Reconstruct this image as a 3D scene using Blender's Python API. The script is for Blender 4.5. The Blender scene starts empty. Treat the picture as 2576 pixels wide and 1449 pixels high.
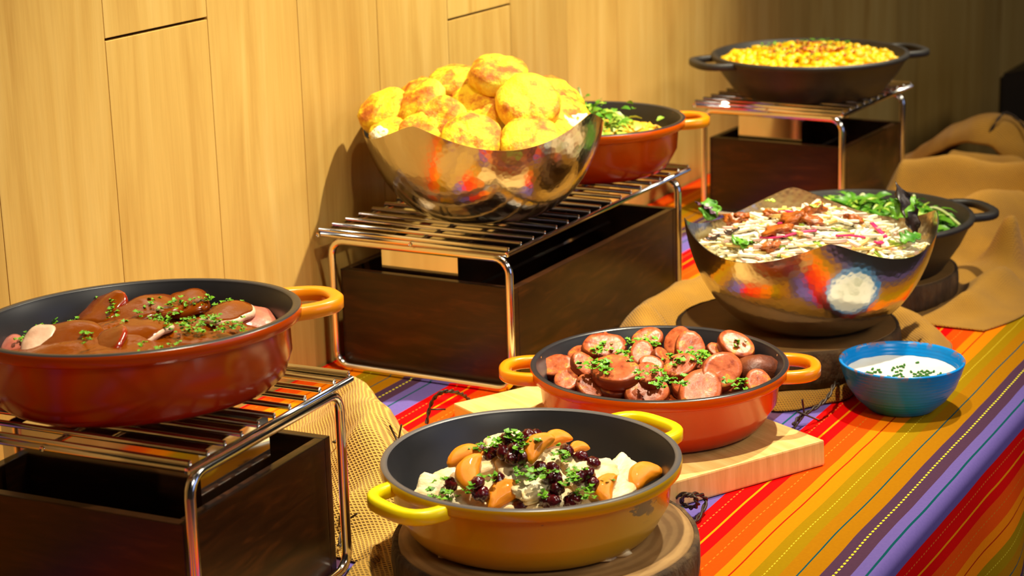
import bpy, bmesh, math, random
from mathutils import Vector, Matrix, Quaternion, noise
PI = math.pi
S = bpy.context.scene
COL = S.collection

# ------------------------------------------------------------------ camera
cam_d = bpy.data.cameras.new('camera')
cam = bpy.data.objects.new('camera', cam_d); COL.objects.link(cam); S.camera = cam
FPX, PITCH, ROLL, YAW, CAMH = 5074.1, .2647, -.029, .5022, .8025
fw = Vector((-math.sin(YAW)*math.cos(PITCH), math.cos(YAW)*math.cos(PITCH), -math.sin(PITCH)))
r0 = Vector((math.cos(YAW), math.sin(YAW), 0)); u0 = r0.cross(fw)
rv = math.cos(ROLL)*r0+math.sin(ROLL)*u0; uv_ = -math.sin(ROLL)*r0+math.cos(ROLL)*u0
cam.matrix_world = Matrix(((rv.x, uv_.x, -fw.x, 0), (rv.y, uv_.y, -fw.y, 0), (rv.z, uv_.z, -fw.z, CAMH), (0, 0, 0, 1)))
cam_d.sensor_fit = 'HORIZONTAL'; cam_d.sensor_width = 36; cam_d.lens = 36*FPX/2576
cam_d.clip_start = .05; cam_d.clip_end = 60
cam_d.dof.use_dof = True; cam_d.dof.focus_distance = 2.15; cam_d.dof.aperture_fstop = 8

# ------------------------------------------------------------------ world, lamps, exposure
W = bpy.data.worlds.new('world'); S.world = W; W.use_nodes = True
W.node_tree.nodes['Background'].inputs[0].default_value = (.02, .022, .03, 1)
W.node_tree.nodes['Background'].inputs[1].default_value = 1
S.view_settings.view_transform = 'Standard'; S.view_settings.look = 'None'
S.view_settings.exposure = 0.0; S.view_settings.gamma = 1; S.view_settings.use_curve_mapping = False
WARM = (1.0, .90, .66)
def spot(name, loc, target, power, size, blend=.7, radius=.025, col=WARM):
    d = bpy.data.lights.new(name, 'SPOT'); d.energy = power; d.color = col
    d.spot_size = math.radians(size); d.spot_blend = blend; d.shadow_soft_size = radius
    o = bpy.data.objects.new(name, d); COL.objects.link(o); o.location = loc
    o.rotation_euler = (Vector(target)-Vector(loc)).to_track_quat('-Z', 'Y').to_euler()
    return o
def area(name, loc, target, power, size, col=WARM):
    d = bpy.data.lights.new(name, 'AREA'); d.energy = power; d.color = col; d.shape = 'DISK'; d.size = size
    o = bpy.data.objects.new(name, d); COL.objects.link(o); o.location = loc
    o.rotation_euler = (Vector(target)-Vector(loc)).to_track_quat('-Z', 'Y').to_euler()
    return o
spot('ceiling_spot_lamp', (-.66, 2.75, 1.9), (-1.34, 2.42, .42), 320, 70, 1.0)
spot('ceiling_spot_lamp', (-.74, 1.62, 1.9), (-.95, 1.66, .12), 160, 62, 1.0)
spot('ceiling_spot_lamp', (-.62, 3.70, 1.9), (-1.18, 3.27, .25), 210, 34, 1.0)
area('added_fill_light', (1.2, .4, 1.95), (.9, .5, 0), 28, .9, (1, .9, .74))  # added fill with no known fixture, lifts the room's ambient light
area('added_fill_light', (1.3, 3.4, 1.95), (1.0, 3.3, 0), 28, .9, (1, .9, .74))  # second added fill, brightens the sides the spots leave dark

# ------------------------------------------------------------------ materials
def srgb(r, g, b):
    f = lambda c: (c/255/12.92 if c <= 10 else ((c/255+.055)/1.055)**2.4)
    return (f(r), f(g), f(b), 1)
def c4(c): return tuple(c) if len(c) == 4 else (*c, 1)
class NM:
    def __init__(s, name):
        s.m = bpy.data.materials.new(name); s.m.use_nodes = True
        s.t = s.m.node_tree; s.b = s.t.nodes['Principled BSDF']
    def n(s, typ, **kw):
        nd = s.t.nodes.new(typ)
        for k, v in kw.items():
            if k.startswith('i_'):
                key = k[2:]; nd.inputs[int(key) if key.isdigit() else key.replace('_', ' ')].default_value = v
            else: setattr(nd, k, v)
        return nd
    def l(s, a, b): s.t.links.new(a, b)
    def set(s, **kw):
        names = dict(col='Base Color', rough='Roughness', metal='Metallic', spec='Specular IOR Level', coat='Coat Weight',
                     coatr='Coat Roughness', sss='Subsurface Weight', sheen='Sheen Weight', alpha='Alpha', ior='IOR', trans='Transmission Weight')
        for k, v in kw.items():
            s.b.inputs[names[k]].default_value = c4(v) if k == 'col' else v
        if kw.get('sss'):
            s.b.inputs['Subsurface Radius'].default_value = (.006, .003, .0015)
        return s
    def coords(s, kind='Object', scale=(1, 1, 1), rnd=False):
        tc = s.n('ShaderNodeTexCoord'); mp = s.n('ShaderNodeMapping'); mp.inputs['Scale'].default_value = scale
        s.l(tc.outputs[kind], mp.inputs['Vector'])
        if rnd:
            oi = s.n('ShaderNodeObjectInfo'); mu = s.n('ShaderNodeMath', operation='MULTIPLY', i_1=57.0)
            s.l(oi.outputs['Random'], mu.inputs[0]); ad = s.n('ShaderNodeVectorMath', operation='ADD')
            s.l(mp.outputs[0], ad.inputs[0]); s.l(mu.outputs[0], ad.inputs[1]); return ad.outputs[0]
        return mp.outputs[0]
    def noise(s, vec, scale, detail=4, rough=.55, dist=0):
        nd = s.n('ShaderNodeTexNoise', i_Scale=scale, i_Detail=detail, i_Roughness=rough, i_Distortion=dist)
        s.l(vec, nd.inputs['Vector']); return nd.outputs[0]
    def ramp(s, fac, stops, interp='LINEAR'):
        nd = s.n('ShaderNodeValToRGB'); cr = nd.color_ramp; cr.interpolation = interp
        while len(cr.elements) < len(stops): cr.elements.new(.5)
        for e, (p, c) in zip(cr.elements, stops): e.position = p; e.color = c4(c)
        s.l(fac, nd.inputs[0]); return nd.outputs[0]
    def mix(s, fac, a, b, mode='MIX'):
        nd = s.n('ShaderNodeMix', data_type='RGBA', blend_type=mode)
        for v, i in ((fac, 0), (a, 6), (b, 7)):
            if hasattr(v, 'is_linked') or hasattr(v, 'links'): s.l(v, nd.inputs[i])
            else: nd.inputs[i].default_value = v if i == 0 else c4(v)
        return nd.outputs[2]
    def color(s, out): s.l(out, s.b.inputs['Base Color']); return s
    def bump(s, height, strength=.3, dist=.002):
        nd = s.n('ShaderNodeBump', i_Strength=strength, i_Distance=dist); s.l(height, nd.inputs['Height'])
        s.l(nd.outputs[0], s.b.inputs['Normal']); return s
def mat(name, stops, scale=20, rough=.5, bump=0, bscale=None, dist=.002, stretch=(1, 1, 1), detail=4, rnd=True, distort=0, **kw):
    k = NM(name); v = k.coords('Object', stretch, rnd)
    if len(stops) == 1: k.set(col=stops[0][1] if len(stops[0]) == 2 else stops[0])
    else: k.color(k.ramp(k.noise(v, scale, detail, .55, distort), stops))
    k.set(rough=rough, **kw)
    if bump: k.bump(k.noise(v, bscale or scale*3, 4), bump, dist)
    return k.m
MT = {}
# light maple wall boards
k = NM('maple_board'); v = k.coords('Object', (1, 7, .8), True); g = k.noise(v, 2.6, 5, .55, .9)
base = k.ramp(g, [(.25, srgb(186, 144, 70)), (.5, srgb(206, 168, 90)), (.75, srgb(218, 184, 108))])
v2 = k.coords('Object', (1, 60, 1.6), True); fine = k.noise(v2, 4, 3)
base = k.mix(.09, base, k.ramp(fine, [(.35, srgb(150, 104, 44)), (.65, srgb(228, 188, 112))]), 'MIX')
oi = k.n('ShaderNodeObjectInfo'); tint = k.ramp(oi.outputs['Random'], [(0, (.82, .8, .78)), (.5, (.95, .93, .9)), (1, (1, 1, 1))])
k.color(k.mix(1.0, base, tint, 'MULTIPLY')).set(rough=.42, spec=.3); k.bump(fine, .03, .001); MT['maple'] = k.m
MT['backing'] = mat('wall_backing', [srgb(60, 45, 30)], rough=.9)
MT['plaster'] = mat('dark_plaster', [(.3, srgb(70, 58, 46)), (.7, srgb(84, 70, 56))], 3, .85)
MT['ceil'] = mat('ceiling_paint', [srgb(96, 84, 70)], rough=.9)
MT['floor'] = mat('floor_carpet', [(.3, srgb(46, 40, 36)), (.7, srgb(64, 56, 50))], 40, .95)
MT['espresso'] = mat('espresso_wood', [(.3, srgb(38, 19, 8)), (.55, srgb(58, 30, 13)), (.8, srgb(84, 45, 20))], 6, .32, .08, 40, .001, (1, 1, 9), 5, True, .8, spec=.4)
k = NM('espresso_wood_flat'); v = k.coords('Object', (2, 2, 12), True)
k.color(k.ramp(k.noise(v, 6, 5, .6, 1.2), [(.3, srgb(30, 13, 2)), (.55, srgb(46, 22, 4)), (.8, srgb(76, 38, 8))])).set(rough=.33, spec=.4); MT['espresso'] = k.m
MT['chrome'] = mat('chrome', [(.82, .80, .78)], rough=.15, metal=1.0)
MT['mirror_steel'] = mat('polished_steel', [(.80, .78, .74)], rough=.07, metal=1.0)
# hammered steel
k = NM('hammered_steel'); v = k.coords('Object', (1, 1, 1)); vo = k.n('ShaderNodeTexVoronoi', feature='SMOOTH_F1', i_Scale=150.0, i_Smoothness=.5)
k.l(v, vo.inputs['Vector']); k.set(col=(.60, .54, .44), rough=.17, metal=1.0); k.bump(vo.outputs['Distance'], .12, .0016); MT['hammered'] = k.m
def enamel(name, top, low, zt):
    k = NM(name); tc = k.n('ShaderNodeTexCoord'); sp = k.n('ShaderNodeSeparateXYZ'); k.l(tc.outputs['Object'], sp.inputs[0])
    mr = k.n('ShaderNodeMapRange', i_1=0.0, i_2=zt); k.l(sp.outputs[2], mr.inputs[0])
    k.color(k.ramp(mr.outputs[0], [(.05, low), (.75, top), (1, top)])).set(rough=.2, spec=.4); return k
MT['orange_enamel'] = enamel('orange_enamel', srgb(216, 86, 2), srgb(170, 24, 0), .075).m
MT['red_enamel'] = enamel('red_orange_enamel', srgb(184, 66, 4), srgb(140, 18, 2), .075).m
MT['orange_handle'] = mat('orange_handle_enamel', [srgb(246, 146, 8)], rough=.3, coat=.3)
k = NM('yellow_enamel'); v = k.coords('Object', (1, 1, 2.4)); n1 = k.noise(v, 22, 5, .65); tc = k.n('ShaderNodeTexCoord'); sp = k.n('ShaderNodeSeparateXYZ'); k.l(tc.outputs['Object'], sp.inputs[0])
band = k.ramp(sp.outputs[2], [(.038, (0, 0, 0)), (.046, (1, 1, 1)), (.060, (1, 1, 1)), (.066, (0, 0, 0))])
n3 = k.noise(k.coords('Object', (1, 1, .6)), 9, 1); chip = k.ramp(k.mix(.5, n1, n3), [(.555, (0, 0, 0)), (.565, (1, 1, 1))]); msk = k.mix(1.0, band, chip, 'MULTIPLY')
k.color(k.mix(msk, srgb(196, 152, 8), srgb(84, 74, 60))).set(rough=.3, coat=.2); MT['yellow_enamel'] = k.m
MT['yellow_handle'] = mat('yellow_handle_enamel', [srgb(244, 222, 0)], rough=.35, coat=.3)
MT['black_liner'] = mat('black_liner', [(.35, (.012, .012, .015)), (.7, (.022, .022, .028))], 8, .38, spec=.5)
MT['liner_lip'] = mat('dark_lip', [srgb(44, 42, 46)], rough=.3)
MT['worn_lip'] = mat('worn_grey_lip', [srgb(92, 88, 90)], rough=.35)
MT['cast_iron'] = mat('cast_iron', [(.3, (.018, .015, .013)), (.7, (.032, .027, .024))], 30, .5, .15, 300, .0006)
# slabs and boards
k = NM('slab_top'); tc = k.n('ShaderNodeTexCoord'); v = k.coords('Object', (1, 1, .2)); wv = k.n('ShaderNodeTexWave', wave_type='RINGS', rings_direction='Z', i_Scale=26.0, i_Distortion=2.5, i_Detail=3.0)
k.l(v, wv.inputs['Vector']); nz = k.noise(v, 14, 4)
k.color(k.mix(.55, k.ramp(wv.outputs[0], [(.2, srgb(150, 112, 62)), (.8, srgb(190, 150, 92))]), k.ramp(nz, [(.3, srgb(110, 78, 42)), (.7, srgb(186, 146, 92))]))).set(rough=.6); MT['slab_top'] = k.m
MT['slab_shaded'] = mat('slab_top_shaded', [(.3, srgb(112, 80, 38)), (.6, srgb(138, 100, 50)), (.85, srgb(158, 118, 62))], 14, .6)  # shade under what stands on the slab is put into the darker colour
MT['bark'] = mat('bark', [(.3, srgb(48, 34, 20)), (.55, srgb(84, 60, 34)), (.8, srgb(120, 92, 54))], 40, .9, .9, 90, .006, (1, 1, .5))
k = NM('pale_board'); v = k.coords('Object', (2, 22, 2)); n1 = k.noise(v, 5, 4, .6, .5)
k.color(k.ramp(n1, [(.3, srgb(206, 166, 92)), (.55, srgb(226, 190, 116)), (.8, srgb(236, 206, 138))])).set(rough=.55); MT['pale_board'] = k.m
# blue stoneware with chipped rim
k = NM('blue_glaze'); v = k.coords('Object', (1, 1, 1)); tc = k.n('ShaderNodeTexCoord'); sp = k.n('ShaderNodeSeparateXYZ'); k.l(tc.outputs['Object'], sp.inputs[0])
rim = k.ramp(sp.outputs[2], [(.0575, (0, 0, 0)), (.0605, (1, 1, 1))]); ch = k.ramp(k.noise(v, 90, 3), [(.54, (0, 0, 0)), (.58, (1, 1, 1))])
blue = k.ramp(k.noise(v, 14, 3), [(.3, srgb(6, 126, 210)), (.7, srgb(14, 150, 240))])
k.color(k.mix(k.mix(1.0, rim, ch, 'MULTIPLY'), blue, srgb(150, 108, 84))).set(rough=.25, spec=.4)
wv = k.n('ShaderNodeTexWave', bands_direction='Z', i_Scale=70.0, i_Distortion=1.0); k.l(v, wv.inputs['Vector']); k.bump(wv.outputs[0], .12, .0015); MT['blue_glaze'] = k.m
MT['dip'] = mat('cream_dip', [(.3, srgb(224, 224, 214)), (.7, srgb(238, 238, 230))], 30, .35, .15, 60, .002)
# striped cloth: u runs across the stripes (arc length in metres), v along them
PER = .2377
k = NM('striped_cloth'); tc = k.n('ShaderNodeTexCoord'); sp = k.n('ShaderNodeSeparateXYZ'); k.l(tc.outputs['UV'], sp.inputs[0])
wob = k.n('ShaderNodeTexNoise', i_Scale=5.0, i_Detail=2.0); k.l(tc.outputs['UV'], wob.inputs['Vector'])
wm = k.n('ShaderNodeMath', operation='MULTIPLY_ADD', i_1=.006, i_2=-.003); k.l(wob.outputs[0], wm.inputs[0])
ad = k.n('ShaderNodeMath', operation='ADD'); k.l(sp.outputs[0], ad.inputs[0]); k.l(wm.outputs[0], ad.inputs[1])
dv = k.n('ShaderNodeMath', operation='DIVIDE', i_1=PER); k.l(ad.outputs[0], dv.inputs[0])
fr = k.n('ShaderNodeMath', operation='FRACT'); k.l(dv.outputs[0], fr.inputs[0])
LAV, TEA, RED, YEL, ORA, LOR, RLN, MUS, GOL, PUR = (srgb(104, 88, 160), srgb(6, 74, 82), srgb(218, 2, 2), srgb(236, 142, 4), srgb(226, 74, 0), srgb(234, 126, 0), srgb(170, 30, 2), srgb(152, 118, 0), srgb(164, 108, 0), srgb(76, 48, 72))
st = [(0, TEA), (.0012, LAV), (.0275, RED), (.0553, YEL), (.0577, RED), (.0717, ORA), (.1021, LOR), (.1136, RLN), (.1152, LOR), (.1323, MUS), (.1582, GOL), (.1740, TEA), (.1758, GOL), (.1954, PUR), (.2229, LAV), (.2366, TEA)]
base = k.ramp(fr.outputs[0], [(p/PER, c) for p, c in st], 'CONSTANT')
def dots(pos, half, freq, colr, b):
    s1 = k.n('ShaderNodeMath', operation='SUBTRACT', i_1=pos/PER); k.l(fr.outputs[0], s1.inputs[0])
    s2 = k.n('ShaderNodeMath', operation='ABSOLUTE'); k.l(s1.outputs[0], s2.inputs[0])
    s3 = k.n('ShaderNodeMath', operation='LESS_THAN', i_1=half/PER); k.l(s2.outputs[0], s3.inputs[0])
    a1 = k.n('ShaderNodeMath', operation='MULTIPLY', i_1=freq); k.l(sp.outputs[1], a1.inputs[0])
    a2 = k.n('ShaderNodeMath', operation='FRACT'); k.l(a1.outputs[0], a2.inputs[0])
    a3 = k.n('ShaderNodeMath', operation='GREATER_THAN', i_1=.45); k.l(a2.outputs[0], a3.inputs[0])
    mm = k.n('ShaderNodeMath', operation='MULTIPLY'); k.l(s3.outputs[0], mm.inputs[0]); k.l(a3.outputs[0], mm.inputs[1])
    return k.mix(mm.outputs[0], b, colr)
base = dots(.2085, .0012, 120, srgb(226, 214, 50), base)
base = dots(.0400, .0008, 120, srgb(222, 110, 40), base)
base = dots(.0850, .0006, 100, srgb(200, 120, 30), base)
base = dots(.1450, .0006, 140, srgb(210, 190, 50), base)
thr = k.n('ShaderNodeTexNoise', i_Scale=260.0, i_Detail=2.0); k.l(tc.outputs['UV'], thr.inputs['Vector'])
k.color(k.mix(.08, base, k.ramp(thr.outputs[0], [(.3, (.1, .06, .04)), (.7, (.9, .8, .7))]), 'SOFT_LIGHT')).set(rough=.9, spec=.08); k.bump(thr.outputs[0], .15, .0008); MT['cloth'] = k.m
# burlap weave on UV in metres
def burlap(name, c1, c2, freq, strength, hole):
    k = NM(name); tc = k.n('ShaderNodeTexCoord'); mp = k.n('ShaderNodeMapping'); mp.inputs['Scale'].default_value = (1, 1, 1); k.l(tc.outputs['UV'], mp.inputs[0])
    wn = k.n('ShaderNodeTexNoise', i_Scale=18.0, i_Detail=3.0); k.l(mp.outputs[0], wn.inputs['Vector'])
    vm = k.n('ShaderNodeVectorMath', operation='MULTIPLY_ADD'); vm.inputs[1].default_value = (.003, .003, 0); k.l(wn.outputs[1], vm.inputs[0]); k.l(mp.outputs[0], vm.inputs[2])
    a = k.n('ShaderNodeTexWave', bands_direction='X', i_Scale=freq, i_Distortion=.4); b = k.n('ShaderNodeTexWave', bands_direction='Y', i_Scale=freq, i_Distortion=.4)
    k.l(vm.outputs[0], a.inputs['Vector']); k.l(vm.outputs[0], b.inputs['Vector'])
    mx = k.n('ShaderNodeMath', operation='MAXIMUM'); k.l(a.outputs[1], mx.inputs[0]); k.l(b.outputs[1], mx.inputs[1])
    col = k.ramp(mx.outputs[0], [(hole, srgb(118, 84, 36)), (hole+.3, c1), (1, c2)])
    k.color(k.mix(.25, col, k.ramp(wn.outputs[0], [(.3, srgb(140, 104, 52)), (.7, c2)]))).set(rough=.9, sheen=.15, spec=.15); k.bump(mx.outputs[0], strength, .003); return k.m
MT['burlap'] = burlap('burlap_coarse', srgb(196, 146, 58), srgb(224, 178, 84), 74, .7, .3)
MT['burlap_fine'] = burlap('burlap_fine', srgb(170, 118, 32), srgb(200, 146, 48), 92, .5, .3)
MT['wire'] = mat('rusty_wire', [(.3, srgb(44, 34, 28)), (.7, srgb(80, 66, 54))], 60, .5, metal=.5)
MT['black_plastic'] = mat('black_plastic', [(.008, .008, .009)], rough=.5)
# food
k = NM('biscuit'); v = k.coords('Object', (1, 1, 1), True); tc = k.n('ShaderNodeTexCoord'); sp = k.n('ShaderNodeSeparateXYZ'); k.l(tc.outputs['Object'], sp.inputs[0])
n1 = k.noise(v, 34, 5, .65); topc = k.ramp(n1, [(.36, srgb(186, 92, 0)), (.46, srgb(222, 146, 6)), (.57, srgb(254, 222, 30))])
sid = k.ramp(k.noise(v, 70, 4), [(.3, srgb(236, 176, 40)), (.7, srgb(252, 226, 96))])
zm = k.ramp(sp.outputs[2], [(.002, (0, 0, 0)), (.010, (1, 1, 1))]); k.color(k.mix(zm, sid, topc)).set(rough=.55, sss=.08); k.bump(k.noise(v, 75, 6, .7), .8, .005); MT['biscuit'] = k.m
MT['crumb'] = mat('biscuit_crumb', [(.3, srgb(244, 222, 160)), (.7, srgb(254, 246, 216))], 60, .7, .8, 120, .004)
MT['saus_cut'] = mat('sausage_cut_face', [(.3, srgb(132, 46, 18)), (.42, srgb(176, 82, 40)), (.58, srgb(196, 100, 58)), (.66, srgb(216, 146, 40)), (.7, srgb(190, 94, 52))], 90, .36, .35, 260, .0012, spec=.4)
MT['saus_skin'] = mat('sausage_casing', [(.3, srgb(92, 28, 4)), (.6, srgb(140, 54, 10)), (.8, srgb(172, 78, 22))], 30, .35, .3, 70, .002, spec=.6)
MT['saus_end'] = mat('sausage_end_casing', [(.3, srgb(70, 28, 12)), (.6, srgb(118, 54, 24)), (.8, srgb(140, 70, 34))], 40, .45, .5, 80, .003)
MT['mandarin'] = mat('mandarin', [(.3, srgb(255, 128, 0)), (.7, srgb(255, 168, 0))], 50, .35, .35, 160, .0012, coat=.2)
MT['cranberry'] = mat('cranberry', [(.3, srgb(42, 4, 10)), (.7, srgb(92, 10, 20))], 60, .18, .6, 110, .003, coat=.6)
MT['turkey'] = mat('turkey', [(.25, srgb(232, 190, 118)), (.5, srgb(250, 226, 176)), (.75, srgb(255, 244, 216))], 45, .5, .5, 90, .0025, (1, 2.5, 1))
MT['parsley'] = mat('parsley', [(.25, srgb(52, 116, 6)), (.7, srgb(120, 180, 20))], 120, .5)
MT['chive'] = mat('chive', [srgb(54, 116, 24)], rough=.5)
k = NM('ham'); v = k.coords('Object', (1, 1, 1), True); tc = k.n('ShaderNodeTexCoord'); sp = k.n('ShaderNodeSeparateXYZ'); k.l(tc.outputs['Object'], sp.inputs[0])
k.color(k.ramp(k.noise(v, 40, 4), [(.3, srgb(168, 66, 54)), (.6, srgb(206, 118, 96)), (.8, srgb(226, 160, 130))])).set(rough=.3, coat=.4); k.bump(k.noise(v, 120, 3), .2, .002); MT['ham'] = k.m
MT['ham_pale'] = mat('ham_fat', [(.3, srgb(222, 170, 140)), (.7, srgb(244, 214, 186))], 40, .35, .3, 120, .002)
MT['ham_sauced'] = mat('ham_under_sauce', [(.3, srgb(110, 44, 0)), (.6, srgb(126, 56, 0)), (.85, srgb(142, 66, 4))], 25, .16, .3, 60, .003, spec=.5)
MT['ham_edge'] = mat('ham_glazed_edge', [(.3, srgb(112, 22, 8)), (.7, srgb(164, 48, 18))], 40, .15, .4, 80, .003, coat=.6)
MT['gravy'] = mat('gravy', [(.3, srgb(112, 46, 0)), (.7, srgb(132, 62, 0))], 20, .14, .4, 55, .006, spec=.35)
MT['jicama'] = mat('jicama_shred', [(.3, srgb(246, 238, 200)), (.7, srgb(255, 252, 234))], 60, .4)
MT['slaw'] = mat('yellow_shred', [(.3, srgb(226, 186, 90)), (.7, srgb(240, 214, 140))], 60, .4)
MT['radish'] = mat('pink_radish', [(.35, srgb(206, 20, 96)), (.7, srgb(226, 60, 130))], 60, .35)
MT['onion'] = mat('pale_pink_onion', [(.3, srgb(236, 190, 180)), (.7, srgb(248, 222, 206))], 60, .4)
MT['nut'] = mat('candied_nut', [(.3, srgb(110, 44, 4)), (.7, srgb(204, 104, 14))], 60, .35, .8, 120, .003, coat=.4)
MT['leaf'] = mat('green_leaf', [(.3, srgb(46, 116, 14)), (.7, srgb(110, 170, 36))], 40, .4, .3, 120, .001)
MT['leaf_light'] = mat('light_green_leaf', [(.3, srgb(130, 176, 40)), (.7, srgb(190, 210, 90))], 40, .4, .3, 120, .001)
MT['leaf_purple'] = mat('purple_leaf', [(.3, srgb(58, 26, 40)), (.7, srgb(112, 72, 106))], 40, .4)
MT['leaf_dark'] = mat('dark_leaf', [(.3, srgb(26, 14, 14)), (.7, srgb(50, 30, 26))], 40, .4)
MT['stem'] = mat('pale_stem', [(.3, srgb(176, 200, 110)), (.7, srgb(226, 230, 190))], 40, .4)
MT['egg'] = mat('scrambled_egg', [(.3, srgb(222, 160, 20)), (.7, srgb(246, 206, 60))], 40, .45, .4, 120, .002)
MT['mac'] = mat('cheese_pasta', [(.3, srgb(240, 180, 0)), (.7, srgb(255, 214, 4))], 50, .4, .3, 120, .002)
MT['crumbs'] = mat('toasted_crumbs', [(.3, srgb(150, 74, 6)), (.7, srgb(206, 116, 8))], 50, .6)
MT['frame_metal'] = mat('window_frame_paint', [srgb(60, 58, 56)], rough=.6)
k = NM('cool_window_glow'); k.set(col=(.02, .02, .02), rough=.1); k.b.inputs['Emission Color'].default_value = (.42, .55, 1, 1); k.b.inputs['Emission Strength'].default_value = 1.6; MT['cool_glow'] = k.m  # glow of the unseen window, added for bluish reflections on the chrome

# ------------------------------------------------------------------ mesh helpers
def tag(o, label=None, cat=None, group=None, kind=None):
    if label: o['label'] = label
    if cat: o['category'] = cat
    if group: o['group'] = group
    if kind: o['kind'] = kind
    return o
def mesh_obj(name, bm, m, parent=None, smooth=True, loc=None, me=None):
    if me is None:
        me = bpy.data.meshes.new(name); bm.normal_update(); bm.to_mesh(me); bm.free()
        for x in (m if isinstance(m, (list, tuple)) else [m]): me.materials.append(x)
        if smooth:
            for p in me.polygons: p.use_smooth = True
    o = bpy.data.objects.new(name, me); COL.objects.link(o)
    if parent: o.parent = parent
    if loc is not None: o.location = loc
    return o
def share(name, o, parent=None, loc=(0, 0, 0), rot=None):
    c = bpy.data.objects.new(name, o.data); COL.objects.link(c); c.parent = parent; c.location = loc
    if rot is not None: c.rotation_euler = rot
    return c
def thing(name, label, cat, loc=(0, 0, 0), rz=0, group=None):
    o = bpy.data.objects.new(name, None); COL.objects.link(o); o.location = loc; o.rotation_euler = (0, 0, rz)
    o.empty_display_size = .05
    return tag(o, label, cat, group)
def box(bm, x0, x1, y0, y1, z0, z1, bev=0, mi=0):
    vs = [bm.verts.new((x, y, z)) for z in (z0, z1) for y in (y0, y1) for x in (x0, x1)]
    fs = [bm.faces.new([vs[i] for i in f]) for f in ((0, 2, 3, 1), (4, 5, 7, 6), (0, 1, 5, 4), (2, 6, 7, 3), (0, 4, 6, 2), (1, 3, 7, 5))]
    for f in fs: f.material_index = mi
    if bev:
        es = list({e for f in fs for e in f.edges}); bmesh.ops.bevel(bm, geom=es, offset=bev, segments=2, affect='EDGES', profile=.6)
    return vs
def lathe(bm, prof, n=64, close_top=False, mi=0, cx=0, cy=0):
    rings = []
    for r, z in prof:
        if r < 1e-5: rings.append([bm.verts.new((cx, cy, z))])
        else: rings.append([bm.verts.new((cx+r*math.cos(2*PI*i/n), cy+r*math.sin(2*PI*i/n), z)) for i in range(n)])
    for a, b in zip(rings, rings[1:]):
        if len(a) == 1 and len(b) == 1: continue
        for i in range(n):
            j = (i+1) % n
            if len(a) == 1: f = bm.faces.new((a[0], b[j], b[i]))
            elif len(b) == 1: f = bm.faces.new((a[i], a[j], b[0]))
            else: f = bm.faces.new((a[i], a[j], b[j], b[i]))
            f.material_index = mi
    return rings
def frames(pts, closed=False):
    pts = [Vector(p) for p in pts]; n = len(pts); out = []; up = None
    for i in range(n):
        a = pts[i-1] if (closed or i > 0) else pts[0]; b = pts[(i+1) % n] if (closed or i < n-1) else pts[-1]
        t = (b-a).normalized()
        if up is None: up = Vector((0, 0, 1)) if abs(t.z) < .9 else Vector((1, 0, 0))
        s = t.cross(up)
        if s.length < 1e-4: s = t.orthogonal()
        s.normalize(); up = s.cross(t).normalized(); out.append((pts[i], s, up))
    return out
def sweep(bm, pts, sec, closed=False, mi=0, scale=None):
    """sec: list of (a,b) offsets along side/up"""
    rings = []
    for i, (p, s, u) in enumerate(frames(pts, closed)):
        kx = scale[i] if scale else 1
        rings.append([bm.verts.new(p+s*a*kx+u*b*kx) for a, b in sec])
    m = len(sec); R = range(len(rings)) if closed else range(len(rings)-1)
    for i in R:
        a, b = rings[i], rings[(i+1) % len(rings)]
        for j in range(m): bm.faces.new((a[j], a[(j+1) % m], b[(j+1) % m], b[j])).material_index = mi
    if not closed:
        bm.faces.new(rings[0]).material_index = mi; bm.faces.new(rings[-1][::-1]).material_index = mi
    return rings
def circ(r, n=8): return [(r*math.cos(2*PI*i/n), r*math.sin(2*PI*i/n)) for i in range(n)]
def tube(bm, pts, r, n=8, closed=False, scale=None, mi=0): return sweep(bm, pts, circ(r, n), closed, mi, scale)
def catmull(pts, k=6, closed=False):
    P = [Vector(p) for p in pts]; n = len(P); out = []
    for i in range(n if closed else n-1):
        p0 = P[(i-1) % n] if (closed or i > 0) else P[0]; p1 = P[i]; p2 = P[(i+1) % n]; p3 = P[(i+2) % n] if (closed or i < n-2) else P[-1]
        for s in range(k):
            t = s/k
            out.append(.5*((2*p1)+(p2-p0)*t+(2*p0-5*p1+4*p2-p3)*t*t+(3*p1-p0-3*p2+p3)*t**3))
    if not closed: out.append(P[-1])
    return out
def rrect(w, h, r, n=5):
    """rounded rectangle loop in a plane, centred; returns (a,b) list"""
    out = []
    for cx, cy, a0 in ((w/2-r, h/2-r, 0), (-w/2+r, h/2-r, PI/2), (-w/2+r, -h/2+r, PI), (w/2-r, -h/2+r, 1.5*PI)):
        for i in range(n+1): out.append((cx+r*math.cos(a0+i*PI/2/n), cy+r*math.sin(a0+i*PI/2/n)))
    return out
def blob(bm, sx, sy, sz, seed=0, amp=.08, freq=3, p=3.0, cuts=3, mi=0, bend=0):
    """rounded noisy block (superellipsoid), half sizes sx,sy,sz"""
    t = bmesh.new(); bmesh.ops.create_icosphere(t, subdivisions=cuts, radius=1)
    off = Vector((seed*7.3, seed*3.1, seed*5.7)); mp = {}
    for v in t.verts:
        d = v.co.normalized(); q = (abs(d.x)**p+abs(d.y)**p+abs(d.z)**p)**(1/p); d = d/q
        d = d*(1+amp*noise.noise(d*freq+off)*1.6+amp*.5*noise.noise(d*freq*2.7+off))
        c = Vector((d.x*sx, d.y*sy, d.z*sz)); c.z += bend*((c.x/sx)**2-.4)*sx
        mp[v] = bm.verts.new(c)
    for f in t.faces: bm.faces.new([mp[v] for v in f.verts]).material_index = mi
    t.free()
def orient(o, nrm, spin=0):
    q = Vector(nrm).to_track_quat('Z', 'Y') @ Quaternion((0, 0, 1), spin)
    o.rotation_mode = 'QUATERNION'; o.rotation_quaternion = q
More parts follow.
